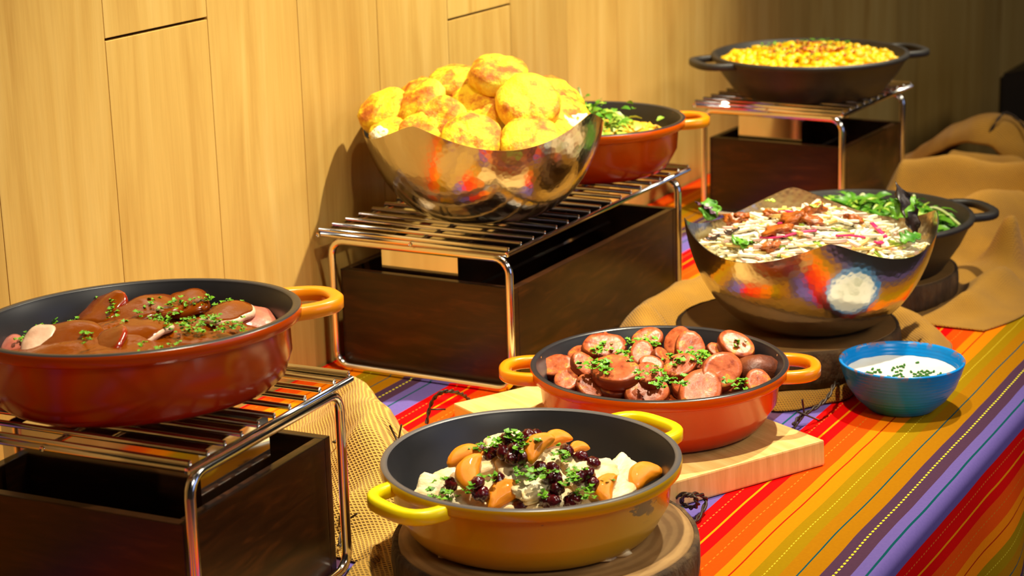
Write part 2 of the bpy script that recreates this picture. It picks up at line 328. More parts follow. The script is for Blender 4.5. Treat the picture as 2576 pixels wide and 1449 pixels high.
def leaf_quad(bm, p, d, nrm, L, Wd, seed, seg=3, droop=.2, mi=0):
    d = Vector(d).normalized(); nrm = Vector(nrm).normalized(); s = d.cross(nrm).normalized(); rows = []
    for i in range(seg+1):
        t = i/seg; w = Wd*math.sin(PI*min(.97, t*.86+.1)); c = Vector(p)+d*L*t+nrm*(L*droop*(t-t*t*1.6))
        rows.append((bm.verts.new(c-s*w+nrm*w*.3), bm.verts.new(c), bm.verts.new(c+s*w+nrm*w*.3)))
    for a, b in zip(rows, rows[1:]):
        for q in ((a[0], a[1], b[1], b[0]), (a[1], a[2], b[2], b[1])): bm.faces.new(q).material_index = mi
def frill(bm, p, size, rnd):
    """one chopped parsley fleck: a few crossed curled leaflets"""
    for q in range(3):
        a = rnd.uniform(0, 2*PI); leaf_quad(bm, p, (math.cos(a), math.sin(a), rnd.uniform(.1, .7)), (rnd.uniform(-.4, .4), rnd.uniform(-.4, .4), 1), size*rnd.uniform(.7, 1.2), size*rnd.uniform(.45, .7), 0, 2, .3)
# ================================================================== SETTING
XW = -1.475          # face of the board wall
def slab_struct(name, x0, x1, y0, y1, z0, z1, m):
    bm = bmesh.new(); box(bm, x0, x1, y0, y1, z0, z1); o = mesh_obj(name, bm, m, None, False); o['kind'] = 'structure'; return o
ZF, ZC = -.75, 2.05
slab_struct('floor', -1.6, 3.2, -2.2, 7.2, ZF-.05, ZF, MT['floor'])
slab_struct('ceiling', -1.6, 3.2, -2.2, 7.2, ZC, ZC+.05, MT['ceil'])
slab_struct('wall_front', -1.6, 3.2, -2.25, -2.2, ZF, ZC, MT['plaster'])
slab_struct('wall_back', -1.6, 3.2, 7.2, 7.25, ZF, ZC, MT['plaster'])
wall = slab_struct('wall_left', XW-.07, XW-.0135, -2.2, 7.2, ZF, ZC, MT['backing'])
# right wall with an opening for an unseen window, added for cool light
bm = bmesh.new(); WY0, WY1, WZ0, WZ1 = 1.2, 3.6, .1, 1.5
box(bm, 3.15, 3.2, -2.2, WY0, ZF, ZC); box(bm, 3.15, 3.2, WY1, 7.2, ZF, ZC); box(bm, 3.15, 3.2, WY0, WY1, ZF, WZ0); box(bm, 3.15, 3.2, WY0, WY1, WZ1, ZC)
mesh_obj('wall_right', bm, MT['plaster'], None, False)['kind'] = 'structure'
bm = bmesh.new(); box(bm, 3.14, 3.19, WY0, WY0+.05, WZ0, WZ1); box(bm, 3.14, 3.19, WY1-.05, WY1, WZ0, WZ1); box(bm, 3.14, 3.19, WY0, WY1, WZ0, WZ0+.05); box(bm, 3.14, 3.19, WY0, WY1, WZ1-.05, WZ1)
win = mesh_obj('unseen_window', bm, MT['frame_metal'], None, False); win['kind'] = 'structure'
for q in range(2):
    bm = bmesh.new(); ym = (WY0+WY1)/2; box(bm, 3.165, 3.17, (WY0+.05, ym+.02)[q], (ym-.02, WY1-.05)[q], WZ0+.05, WZ1-.05); mesh_obj('pane', bm, MT['cool_glow'], win, False)
bm = bmesh.new(); box(bm, 3.14, 3.19, ym-.02, ym+.02, WZ0, WZ1); mesh_obj('mullion', bm, MT['frame_metal'], win, False)
# vertical maple boards: each its own part of the wall
PW = .1895; rnd = random.Random(4); y = 1.5688-PW*9; pi_ = 0
seams = {10: .4928, 14: .4156}
while y < 7.0:
    s = seams.get(pi_); zs = [ZF, s if s else rnd.choice((.95, 1.2, 1.45, .8)), ZC]
    for z0, z1 in zip(zs, zs[1:]):
        bm = bmesh.new(); h = (z1-z0)/2
        box(bm, -.0065, .0065, -PW/2+.0005, PW/2-.0005, -h+.0016, h-.0016, .0008)
        mesh_obj('plank', bm, MT['maple'], wall, False, (XW-.0065, y+PW/2, (z0+z1)/2))
    y += PW; pi_ += 1

# ------------------------------------------------------------------ table and cloth
TX1, TY0, TY1 = -.577, .15, 3.745
t = thing('buffet_table', 'long buffet table hidden under the striped cloth', 'table', (0, 0, ZF))
bm = bmesh.new(); box(bm, XW+.006, TX1-.006, TY0+.01, TY1-.008, .715, .7435); mesh_obj('table_top', bm, MT['espresso'], t, False)
lg = None
for x in (XW+.08, TX1-.08):
    for yy in (TY0+.12, TY1-.12):
        if lg is None:
            bm = bmesh.new(); box(bm, -.025, .025, -.025, .025, 0, .715, .004); lg = mesh_obj('leg', bm, MT['espresso'], t, False, (x, yy, 0))
        else: share('leg', lg, t, (x, yy, 0))
# cloth: profile across x (arc length u), extruded along y; hangs down the front side
prof = []; x = XW+.004; NXT = 70; r = .014
for i in range(NXT+1): prof.append((x+(TX1-r-x)*i/NXT, 0.0))
for i in range(1, 9):
    a = PI/2*i/8; prof.append((TX1-r+r*math.sin(a), -r+r*math.cos(a)))
for i in range(1, 26): prof.append((TX1+.012*math.sin(i*.09), -r-.42*i/25))
us = [0]
for a, b in zip(prof, prof[1:]): us.append(us[-1]+math.hypot(b[0]-a[0], b[1]-a[1]))
u_off = prof[0][0]+.5885          # stripe phase: teal-in-lavender line at x = -.5885
bm = bmesh.new(); uvl = bm.loops.layers.uv.new('UVMap'); rows = []; NY = 150
for j in range(NY+1):
    yy = TY0+(TY1-TY0)*j/NY; row = []
    for (px, pz), u in zip(prof, us):
        dx = dz = 0
        if pz < -.03:
            f = min(1, (-pz-.03)/.2); dx = f*(.012*math.sin(yy*9+1)+.006*math.sin(yy*23))
        elif pz > -.001: dz = -.0006+.0006*noise.noise(Vector((px*9, yy*7, 0)))
        row.append((bm.verts.new((px+dx, yy, pz+dz)), u+u_off, yy))
    rows.append(row)
uvmap = {v: (u, yy) for row in rows for v, u, yy in row}
for a, b in zip(rows, rows[1:]):
    for i in range(len(prof)-1):
        bm.faces.new((a[i][0], a[i+1][0], b[i+1][0], b[i][0]))
ov = [v for v, _, yy in rows[-1]]; lo = []          # fall at the far end
for v in ov:
    w = bm.verts.new((v.co.x, v.co.y+.006, min(v.co.z, -.3) if v.co.z > -.3 else v.co.z)); uvmap[w] = (uvmap[v][0], uvmap[v][1]+.3); lo.append(w)
for i in range(len(ov)-1): bm.faces.new((ov[i], ov[i+1], lo[i+1], lo[i]))
for f in bm.faces:
    for l in f.loops: l[uvl].uv = uvmap[l.vert]
tag(mesh_obj('tablecloth', bm, MT['cloth']), 'brightly striped red, orange, gold and purple cloth covering the buffet table', 'tablecloth')

# ------------------------------------------------------------------ risers (chrome rack, wooden box, steel fuel holder)
def riser(w, l, h, n, loc, rz, slat_along_x, loops_front, rack_label, box_label, holder_label):
    """local frame: x from -w..0, y from 0..l, right front corner at origin; loops_front: leg loops at y ends, else at x ends"""
    t = thing('wire_riser', rack_label, 'rack', loc, rz, 'chrome wire risers')
    L = w if slat_along_x else l; D = l if slat_along_x else w; first = None; sr = .0029
    for i in range(n):
        q = D*i/(n-1)
        p = (-w/2, q, h-sr) if slat_along_x else (-q, l/2, h-sr); rot = (0, 0, 0) if slat_along_x else (0, 0, PI/2)
        if first is None:
            bm = bmesh.new(); tube(bm, [(-L/2, 0, 0), (L/2, 0, 0)], sr, 10); first = mesh_obj('slat', bm, MT['chrome'], t, True, p); first.rotation_euler = rot
        else: share('slat', first, t, p, rot)
    zb = h-2*sr-.0032
    for e in (-.004, .5, 1.004):          # bars the slats are welded to
        bm = bmesh.new(); br = .0034 if e != .5 else .0026; q = L*min(max(e, .0), 1)
        if slat_along_x: pts = [(-q, -.004, zb), (-q, l+.004, zb)]
        else: pts = [(-w-.004, q, zb), (.004, q, zb)]
        tube(bm, pts, br, 10); mesh_obj('cross_bar', bm, MT['chrome'], t)
    for q in (.0, l):                      # frame rods under the first and last slat
        bm = bmesh.new(); tube(bm, [(-w, q, zb), (0, q, zb)], .0034, 10); mesh_obj('frame_rod', bm, MT['chrome'], t)
    lz = zb-.0034-.0046
    for e in (0, 1):                       # closed leg loops
        bm = bmesh.new(); span = (w if loops_front else l)-.016
        pr = rrect(span, lz-.0046, .02, 5)
        if loops_front: pts = [(-w/2+.006+a, (.004, l-.030)[e], lz/2+.0023+b) for a, b in pr]
        else: pts = [((-.004, -w+.030)[e], l/2-.006+a, lz/2+.0023+b) for a, b in pr]
        tube(bm, pts, .0052, 10, True); mesh_obj('leg_loop', bm, MT['chrome'], t)
    # wooden box standing between the loops
    x0, x1, y0, y1 = (-w+.020, -.001, .013, l-.040) if loops_front else (-w+.040, -.013, .001, l-.020)
    bt = thing('wooden_box', box_label, 'box', loc, rz, 'dark wood boxes under the risers'); bh, th = (.136 if loops_front else .146), .011
    if not loops_front: pass
    for nm, b in (('side_panel', (x0, x1, y0, y0+th)), ('side_panel', (x0, x1, y1-th, y1)), ('end_panel', (x0, x0+th, y0+th, y1-th)), ('end_panel', (x1-th, x1, y0+th, y1-th))):
        bm = bmesh.new(); box(bm, b[0]-(b[0]+b[1])/2, b[1]-(b[0]+b[1])/2, b[2]-(b[2]+b[3])/2, b[3]-(b[2]+b[3])/2, 0, bh-.0005, .0012)
        mesh_obj(nm, bm, MT['espresso'], bt, False, ((b[0]+b[1])/2, (b[2]+b[3])/2, .0005))
    bm = bmesh.new(); box(bm, x0+th, x1-th, y0+th, y1-th, .001, .009); mesh_obj('bottom', bm, MT['espresso'], bt, False)
    # polished steel fuel holder inside the box
    cx, cy = (x0+x1)/2, (y0+y1)/2; hw = .058
    if loops_front: hx0, hx1, hy0, hy1 = cx-.02-hw, cx-.02+hw, y0+.02, y1-.03
    else: hx0, hx1, hy0, hy1 = x0+.02, x1-.018, cy-.012-hw, cy-.012+hw
    ht = thing('fuel_holder', holder_label, 'fuel holder', loc, rz, 'steel fuel holders inside the boxes')
    zt = h-.017; bm = bmesh.new(); tk = .0015
    for b in ((hx0, hx1, hy0, hy0+tk), (hx0, hx1, hy1-tk, hy1), (hx0, hx0+tk, hy0+tk, hy1-tk), (hx1-tk, hx1, hy0+tk, hy1-tk)): box(bm, *b, .0095, zt)
    mesh_obj('body', bm, MT['mirror_steel'], ht, False)
    bm = bmesh.new(); box(bm, hx0+tk, hx1-tk, hy0+tk, hy1-tk, zt-.006, zt-.004); mesh_obj('lid', bm, MT['mirror_steel'], ht, False)
    bm = bmesh.new(); e = .004; z = .112
    if loops_front: box(bm, hx1, hx1+e, hy0, hy1, z, z+.002)
    else: box(bm, hx0, hx1, hy0-e, hy0, z, z+.002)
    mesh_obj('ledge', bm, MT['mirror_steel'], ht, False)
    return t
R1 = riser(.316, .2736, .2083, 11, (-1.0443, 1.3115, 0), .0456, True, False, 'chrome wire riser at the lower left, under the pot of ham in gravy',
           'dark wood box inside the lower left riser, below the ham pot', 'short polished steel holder inside the lower left box')

R2 = riser(.2834, .5444, .1936, 18, (-1.1781, 2.1384, 0), -.0111, True, True, 'long chrome wire riser in the middle, under the biscuit bowl',
           'long dark wood box inside the middle riser, below the biscuits', 'long polished steel holder inside the middle box, mirroring the maple wall')
R3 = riser(.2683, .3128, .2016, 11, (-1.0915, 3.1337, 0), -.0499, True, True, 'chrome wire riser at the back, under the black pan of yellow pasta',
           'dark wood box inside the back riser, below the pasta pan', 'polished steel holder inside the box of the back riser')

# ------------------------------------------------------------------ wood slabs, board
def wood_slab(label, x, y, z, R, h, top, seed, cat='wood slab'):
    t = thing('wood_slab', label, cat, (x, y, z), 0, 'round wood slabs with bark')
    n = 72; rr = [R*(1+.02*noise.noise(Vector((math.cos(2*PI*i/n)*1.6+seed, math.sin(2*PI*i/n)*1.6, seed)))+.006*noise.noise(Vector((math.cos(2*PI*i/n)*9, math.sin(2*PI*i/n)*9, seed)))) for i in range(n)]
    def ringz(k, zz): return [(rr[i]*k*math.cos(2*PI*i/n), rr[i]*k*math.sin(2*PI*i/n), zz) for i in range(n)]
    bm = bmesh.new(); prev = None
    for k, zz in ((.0, h), (.5, h), (.955, h), (.96, h-.001), (.96, .001), (.5, .001), (0, .001)):
        ring = [bm.verts.new((0, 0, zz))] if k == 0 else [bm.verts.new(p) for p in ringz(k, zz)]
        if prev:
            for i in range(n):
                j = (i+1) % n
                if len(prev) == 1: bm.faces.new((prev[0], ring[i], ring[j]))
                elif len(ring) == 1: bm.faces.new((prev[i], ring[0], prev[j]))
                else: bm.faces.new((prev[i], ring[i], ring[j], prev[j]))
        prev = ring
    mesh_obj('wood_core', bm, top, t, False)
    bm = bmesh.new(); prev = None; prof = ((.961, h-.0005), (.985, h), (1.0, h-.004), (1.004, h*.6), (1.0, h*.3), (.99, .003), (.97, .0005), (.961, .0005))
    for q, (k, zz) in enumerate(prof):
        ring = []
        for i, p in enumerate(ringz(1, zz)):
            kk = k*(1+(.012*noise.noise(Vector((p[0]*70, p[1]*70, zz*50+seed))) if k > .97 else 0)); ring.append(bm.verts.new((p[0]*kk, p[1]*kk, zz)))
        if prev:
            for i in range(n): bm.faces.new((prev[i], ring[i], ring[(i+1) % n], prev[(i+1) % n]))
        prev = ring
    mesh_obj('bark_edge', bm, MT['bark'], t)
    return t
wood_slab('round wood slab with bark under the worn yellow pot in front', -.874, 1.647, 0, .153, .045, MT['slab_top'], 1)
wood_slab('broad round wood slab with bark under the steel salad bowl', -.912, 2.412, .005, .147, .050, MT['slab_shaded'], 2)
wood_slab('round wood slab with bark under the black pot of greens', -.93, 2.757, .005, .142, .040, MT['slab_shaded'], 3)
th = math.atan2(.469, -.883)
bm = bmesh.new(); box(bm, -.188, .188, -.1295, .1295, 0, .0298, .0022)
for v in bm.verts: v.co.x += .003*noise.noise(v.co*14); v.co.y += .003*noise.noise(v.co*11+Vector((3, 1, 2)))
o = mesh_obj('cutting_board', bm, MT['pale_board'], None, False, (-.9587, 2.028, .0004)); o.rotation_euler = (0, 0, th)
tag(o, 'pale rectangular wooden board under the pot of sausage slices', 'board')

# ------------------------------------------------------------------ enamel pots
def d_handle(bm, R, width, out, z, thick, bar, square=3.0, base=.012):
    """flat loop handle on the +x side: superellipse path swept with a rectangular bar"""
    pts = []; N = 20
    for i in range(N+1):
        a = -PI/2+PI*i/N; c, s = math.cos(a), math.sin(a)
        rr = (abs(c)**square+abs(s)**square)**(-1/square)
        pts.append((R-base+(out+base-bar/2)*rr*c, (width/2-bar/2)*rr*s, z))
    e = thick/2; b = bar/2; ch = min(e, b)*.35
    sec = [(-b, -e+ch), (-b+ch, -e), (b-ch, -e), (b, -e+ch), (b, e-ch), (b-ch, e), (-b+ch, e), (-b, e-ch)]
    sweep(bm, pts, sec)
def pot(name, label, loc, R, H, base, body_m, handle_m, ang, lip=None, hw=.082, out=.036, square=2.6, thick=.014, bar=.012, band=.013, group='orange enamel pots', hz=None):
    t = thing(name, label, 'pot', loc, ang, group); rb = base*R
    out_p = [(0, 0), (rb*.9, 0), (rb*.97, .0012), (rb+.004, .005), (rb+.010, .012), (rb+(R-rb)*.62, H*.42), (R-.0105, H-band-.003), (R-.0085, H-band-.0015), (R-.0028, H-band), (R-.0008, H-band+.002), (R, H-.004), (R-.0008, H-.0012)]
    # smooth the flank
    bm = bmesh.new(); lathe(bm, out_p, 96); mesh_obj('body', bm, body_m, t)
    bm = bmesh.new(); lathe(bm, [(R-.0008, H-.0012), (R-.0022, H), (R-.0062, H), (R-.0075, H-.0012)], 96); mesh_obj('lip', bm, lip or MT['liner_lip'], t)
    bm = bmesh.new(); lathe(bm, [(R-.0075, H-.0012), (R-.0085, H-.004), (R-.016, H-band-.004), (rb+(R-rb)*.45, H*.4), (rb+.002, .014), (rb-.006, .0065), (rb*.8, .005), (0, .005)], 96); mesh_obj('liner', bm, MT['black_liner'], t)
    first = None
    for e in (0, PI):
        if first is None:
            bm = bmesh.new(); d_handle(bm, R, hw, out, H-.010 if hz is None else hz, thick, bar, square); first = mesh_obj('handle', bm, handle_m, t, True)
            m = first.modifiers.new('edge', 'EDGE_SPLIT'); m.split_angle = math.radians(50)
        else: share('handle', first, t, (0, 0, 0), (0, 0, e)).modifiers.new('edge', 'EDGE_SPLIT').split_angle = math.radians(50)
    return t
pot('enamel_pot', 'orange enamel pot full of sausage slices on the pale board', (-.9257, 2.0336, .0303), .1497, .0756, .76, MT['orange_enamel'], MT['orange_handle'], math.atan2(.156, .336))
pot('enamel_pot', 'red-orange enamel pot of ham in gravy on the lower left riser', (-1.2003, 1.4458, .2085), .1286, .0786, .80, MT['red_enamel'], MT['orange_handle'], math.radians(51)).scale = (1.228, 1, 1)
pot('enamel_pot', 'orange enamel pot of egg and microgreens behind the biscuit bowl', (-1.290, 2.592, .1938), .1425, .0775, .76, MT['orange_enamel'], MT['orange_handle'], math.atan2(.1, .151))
pot('enamel_pot', 'worn yellow enamel pot of turkey, mandarin and cranberry in the foreground', (-.8912, 1.6515, .0453), .1493, .0771, .77, MT['yellow_enamel'], MT['yellow_handle'], math.atan2(.16, .065), hw=.095, out=.032, square=3.2, bar=.0115, band=.013, group=None, lip=MT['worn_lip'])

# ------------------------------------------------------------------ black cast iron pans
def iron_pan(label, loc, R, H, base, ang, cat):
    t = thing('cast_iron_pan', label, cat, loc, ang, 'black cast iron pans'); rb = base*R
    prof = [(0, 0), (rb*.94, 0), (rb, .003), (rb+(R-rb)*.55, H*.5), (R-.006, H-.011), (R-.001, H-.008), (R, H-.003), (R-.002, H), (R-.008, H)]
    bm = bmesh.new(); lathe(bm, prof, 96); mesh_obj('body', bm, MT['cast_iron'], t)
    bm = bmesh.new(); lathe(bm, [(R-.008, H), (R-.010, H-.003), (rb+(R-rb)*.5-.006, H*.5), (rb-.006, .008), (rb*.85, .006), (0, .006)], 96); mesh_obj('interior', bm, MT['cast_iron'], t)
    first = None
    for e in (0, PI):
        if first is None:
            bm = bmesh.new(); d_handle(bm, R, .115, .042, H-.008, .011, .014, 3.2, .016); first = mesh_obj('handle', bm, MT['cast_iron'], t)
            first.modifiers.new('edge', 'EDGE_SPLIT').split_angle = math.radians(50)
        else: share('handle', first, t, (0, 0, 0), (0, 0, e)).modifiers.new('edge', 'EDGE_SPLIT').split_angle = math.radians(50)
    return t
iron_pan('black cast iron pan of yellow pasta on the back riser', (-1.204, 3.282, .2018), .170, .0695, .74, math.atan2(.2935, .325), 'pan')
iron_pan('black cast iron pot of green leaves behind the salad bowl', (-.93, 2.757, .0453), .163, .079, .74, math.atan2(.135, .16), 'pot')

# ------------------------------------------------------------------ hammered steel bowls with a four-peaked rim
def steel_bowl(label, loc, ang, R=.166, Hm=.129, A=.034):
    t = thing('steel_bowl', label, 'bowl', loc, ang, 'hammered steel bowls'); n = 128; m = 26
    def rad(z): return .052+(R-.052)*math.sqrt(max(0, 1-((.170-z)/.1715)**2))*1.015
    def top(a):
        s = math.sin(2*a); return Hm+A*.58-A*math.sqrt(s*s+.006)
    bm = bmesh.new(); grids = []
    for off in (0, .0014):
        rows = []
        for i in range(n):
            a = 2*PI*i/n; zt = top(a); row = []
            for j in range(m+1):
                tt = j/m; z = zt*(tt**2.2); r = max(rad(z)-off, .001); zz = z+(off*1.2 if tt < .5 else off*.4*(1-tt))
                row.append(bm.verts.new((r*math.cos(a), r*math.sin(a), zz)))
            rows.append(row)
        c = bm.verts.new((0, 0, rows[0][0].co.z)); grids.append((rows, c))
    (o_, co), (i_, ci) = grids
    for i in range(n):
        k = (i+1) % n
        bm.faces.new((co, o_[k][0], o_[i][0])); bm.faces.new((ci, i_[i][0], i_[k][0]))
        for j in range(m):
            bm.faces.new((o_[i][j], o_[k][j], o_[k][j+1], o_[i][j+1])); bm.faces.new((i_[i][j], i_[i][j+1], i_[k][j+1], i_[k][j]))
        bm.faces.new((o_[i][m], o_[k][m], i_[k][m], i_[i][m]))
    mesh_obj('shell', bm, MT['hammered'], t).modifiers.new('edge', 'EDGE_SPLIT').split_angle = math.radians(40)
    return t
view_r = YAW            # direction of image right in the table plane
steel_bowl('hammered steel bowl with wavy rim heaped with biscuits', (-1.296, 2.294, .1938), view_r-math.radians(32), .1635)
steel_bowl('hammered steel bowl with wavy rim full of shredded salad', (-.882, 2.414, .0553), view_r+math.radians(0), .163)

# ------------------------------------------------------------------ blue dip bowl
t = thing('dip_bowl', 'small blue glazed bowl with chipped rim holding white dip', 'bowl', (-.7161, 2.2868, .0002))
bm = bmesh.new(); lathe(bm, [(0, .002), (.034, .002), (.036, 0), (.040, 0), (.043, .003), (.055, .014), (.066, .030), (.0725, .048), (.0755, .0585), (.0762, .0605), (.0752, .062), (.073, .0615), (.071, .058), (.0675, .046), (.060, .028), (.048, .013), (.03, .007), (0, .006)], 80); mesh_obj('shell', bm, MT['blue_glaze'], t)
bm = bmesh.new(); rr = random.Random(2)
lathe(bm, [(0, .0472), (.02, .0471), (.045, .0468), (.060, .0464), (.0668, .0462)], 64)
for v in bm.verts: v.co.z += .0012*noise.noise(v.co*90)
tag(mesh_obj('white_dip', bm, MT['dip'], None, True, (-.7161, 2.2868, 0)), 'creamy white dip filling the blue bowl', 'dip', kind='stuff')
CHIVES=[(-0.7498,2.2603),(-0.7448,2.2586),(-0.7428,2.2656),(-0.7416,2.2752),(-0.7371,2.268),(-0.7266,2.2893),(-0.7238,2.2943),(-0.7211,2.2993),(-0.7171,2.2972),(-0.719,2.3064),(-0.7263,2.2817),(-0.7189,2.2758),(-0.7169,2.2594),(-0.7142,2.2643),(-0.7114,2.2693),(-0.7215,2.2537),(-0.6962,2.2758),(-0.6945,2.2841),(-0.6922,2.2903),(-0.6879,2.2869),(-0.683,2.2815),(-0.6857,2.2729),(-0.6818,2.2708),(-0.6904,2.2708),(-0.6806,2.2878),(-0.6927,2.2646),(-0.6785,2.2947),(-0.6685,2.29),(-0.6644,2.2873),(-0.6687,2.2839),(-0.7075,2.3221),(-0.7524,2.2554),(-0.7494,2.2756),(-0.7157,2.2825),(-0.7028,2.2828),(-0.7124,2.2524),(-0.7064,2.2602),(-0.6855,2.2932),(-0.6896,2.2786),(-0.6785,2.2737)]
bm = bmesh.new()
for x, y in CHIVES:
    a = rr.uniform(0, PI); d = Vector((math.cos(a), math.sin(a), 0))*.0022; tube(bm, [Vector((x, y, .0478))-d, Vector((x, y, .0482))+d], .0015, 6)
tag(mesh_obj('chopped_chives', bm, MT['chive']), 'chopped green chives scattered on the white dip', 'chives', kind='stuff')

# ------------------------------------------------------------------ burlap
def burlap_sheet(name, label, fn, nu, nv, m, group='crumpled burlap pieces'):
    """fn(s,t) -> (x,y,z), s,t in 0..1; two-sided sheet with a little thickness"""
    bm = bmesh.new(); uvl = bm.loops.layers.uv.new('UVMap'); g = [[Vector(fn(i/nu, j/nv)) for j in range(nv+1)] for i in range(nu+1)]
    um = {}; vs = [[bm.verts.new(p) for p in row] for row in g]
    uacc = [[0]*(nv+1) for _ in range(nu+1)]; vacc = [[0]*(nv+1) for _ in range(nu+1)]
    mu = sum((g[i+1][nv//2]-g[i][nv//2]).length for i in range(nu))/nu; mv = sum((g[nu//2][j+1]-g[nu//2][j]).length for j in range(nv))/nv
    for i in range(nu+1):
        for j in range(nv+1): um[vs[i][j]] = (g[i][j].x*.8+g[i][j].y*.6+g[i][j].z*.5, -g[i][j].x*.6+g[i][j].y*.8+g[i][j].z*.5)
    for i in range(nu):
        for j in range(nv): bm.faces.new((vs[i][j], vs[i+1][j], vs[i+1][j+1], vs[i][j+1]))
    for f in bm.faces:
        for l in f.loops: l[uvl].uv = um[l.vert]
    bm.normal_update()
    if sum(f.normal.z for f in bm.faces) < 0: bmesh.ops.reverse_faces(bm, faces=bm.faces[:])
    o = mesh_obj(name, bm, m); sm = o.modifiers.new('thick', 'SOLIDIFY'); sm.thickness = .0015; sm.offset = 1
    return tag(o, label, 'burlap', group)
def ridge(x, y, a, b, wid, hgt):
    """height of a soft fold running from a to b"""
    ax, ay = a; bx, by = b; L2 = (bx-ax)**2+(by-ay)**2; tt = max(0, min(1, ((x-ax)*(bx-ax)+(y-ay)*(by-ay))/L2))
    d = math.hypot(x-ax-tt*(bx-ax), y-ay-tt*(by-ay)); return hgt*math.exp(-(d/wid)**2)
def lerp_path(pts, t):
    q = t*(len(pts)-1); i = min(int(q), len(pts)-2); f = q-i
    return tuple(pts[i][k]*(1-f)+pts[i+1][k]*f for k in range(len(pts[0])))
# 1: strip between the lower left riser and the yellow pot
inner = [(-1.036, 1.34), (-1.044, 1.48), (-1.050, 1.590), (-1.18, 1.605), (-1.33, 1.64), (-1.44, 1.80)]
outer = [(-.93, 1.36), (-.95, 1.46), (-1.02, 1.73), (-1.10, 1.84), (-1.21, 1.945), (-1.36, 2.06)]
def f1(s, t):
    a = lerp_path(inner, s); b = lerp_path(outer, s); x = a[0]*(1-t)+b[0]*t; y = a[1]*(1-t)+b[1]*t
    e = min(1, min(t, 1-t)*7)*min(1, min(s, 1-s)*12)
    z = ridge(x, y, (-1.12, 1.66), (-1.06, 1.78), .03, .030)+ridge(x, y, (-1.16, 1.76), (-1.30, 1.99), .05, .055)+ridge(x, y, (-1.04, 1.56), (-1.03, 1.62), .02, .012)+ridge(x, y, (-1.14, 1.74), (-1.20, 1.86), .03, .020)
    z += .008*noise.noise(Vector((x*22, y*22, 1)))+.006
    if math.hypot(x+.874, y-1.647) < .175: z = min(z, .004+.35*max(0, math.hypot(x+.874, y-1.647)-.157))
    return (x+.006*noise.noise(Vector((x*30, y*30, 5)))*e, y+.006*noise.noise(Vector((x*30, y*30, 9)))*e, .0012+max(z, .002)*e)
bl1 = burlap_sheet('burlap', 'coarse open-weave burlap crumpled between the left riser and the yellow pot', f1, 90, 46, MT['burlap'])
# 2: piece spread under the salad bowl slab, in lobes
LB = [(-180, .255), (-150, .20), (-120, .185), (-90, .195), (-72, .215), (-52, .185), (-28, .150), (0, .185), (25, .215), (45, .235), (62, .245), (80, .22), (100, .20), (118, .25), (132, .355), (145, .315), (160, .275), (180, .255)]
def lob(a):
    a = (a+180) % 360-180
    for (a0, r0), (a1, r1) in zip(LB, LB[1:]):
        if a0 <= a <= a1:
            f = (a-a0)/(a1-a0); f = f*f*(3-2*f); return r0+(r1-r0)*f
def f2(s, t):
    a = -180+360*s; R = lob(a); r = .105+(R-.105)*t; x = -.912+r*math.cos(math.radians(a)); y = 2.412+r*math.sin(math.radians(a))
    z = 0
    if r > .155:
        q = (r-.155)/max(.01, R-.155); z = math.sin(PI*min(1, q*1.02))*(.012+.044*max(0, math.cos(math.radians(a-140)))+.018*max(0, math.cos(math.radians((a-50)*1.3)))**2)
        z += .005*noise.noise(Vector((x*30, y*30, 2)))*min(1, q*4)*min(1, (1-q)*5)
    return (x, y, .0012+max(0, z))
burlap_sheet('burlap', 'burlap lying in lobes around the slab under the salad bowl', f2, 150, 30, MT['burlap_fine'])
# 3: big folded piece at the far right
def f3(s, t):
    x = -1.07+.34*s+.02*math.sin(t*7); y = 2.64+1.09*t
    if s > .8: x += (s-.8)*.18*math.sin(t*11+.5)
    e = min(1, min(s, 1-s)*9)*min(1, min(t, 1-t)*14)
    z = ridge(x, y, (-.79, 2.68), (-.74, 2.86), .030, .030)+ridge(x, y, (-.77, 2.98), (-.66, 3.16), .026, .075)+ridge(x, y, (-.90, 3.00), (-.80, 3.16), .05, .080)
    z += ridge(x, y, (-1.06, 3.33), (-.70, 3.40), .045, .080)+ridge(x, y, (-1.06, 3.60), (-.93, 3.56), .05, .045)+ridge(x, y, (-.76, 3.22), (-.70, 3.5), .03, .04)
    z += .004*math.sin(x*38+y*17)+.003*math.sin(y*61-x*23)
    z += .012*noise.noise(Vector((x*14, y*11, 4)))
    d = math.hypot(x+.93, y-2.757)
    if d < .18: z = min(z, .002+max(0, d-.146)*.9)
    return (x, y, .0012+max(.0, .006+z)*e)
burlap_sheet('burlap', 'large folded burlap piece spread over the far right end of the table', f3, 70, 150, MT['burlap_fine'])
# 4: arched roll behind it
bm = bmesh.new(); uvl = bm.loops.layers.uv.new('UVMap')
arch = catmull([(-1.150, 3.69, .012), (-1.105, 3.685, .040), (-1.055, 3.675, .078), (-1.0, 3.66, .098), (-.95, 3.655, .092), (-.915, 3.655, .064), (-.90, 3.66, .030), (-.90, 3.66, .012)], 8)
sec = [(.07*math.cos(q)*(1 if abs(math.cos(q)) < .97 else 1), .010*math.sin(q)-.022*math.cos(q)**2) for q in [2*PI*i/28 for i in range(28)]]
rings = sweep(bm, arch, sec, scale=[.85+.2*math.sin(PI*i/(len(arch)-1)) for i in range(len(arch))])
for v in bm.verts: v.co += Vector((noise.noise(v.co*25), noise.noise(v.co*25+Vector((5, 5, 5))), noise.noise(v.co*25+Vector((9, 1, 5)))))*.006
ui = {v: (i*.01, j*.009) for i, rg in enumerate(rings) for j, v in enumerate(rg)}
for f in bm.faces:
    for l in f.loops: l[uvl].uv = ui[l.vert]
tag(mesh_obj('burlap_roll', bm, MT['burlap_fine']), 'arched roll of burlap at the far end of the table, tied with wire', 'burlap')

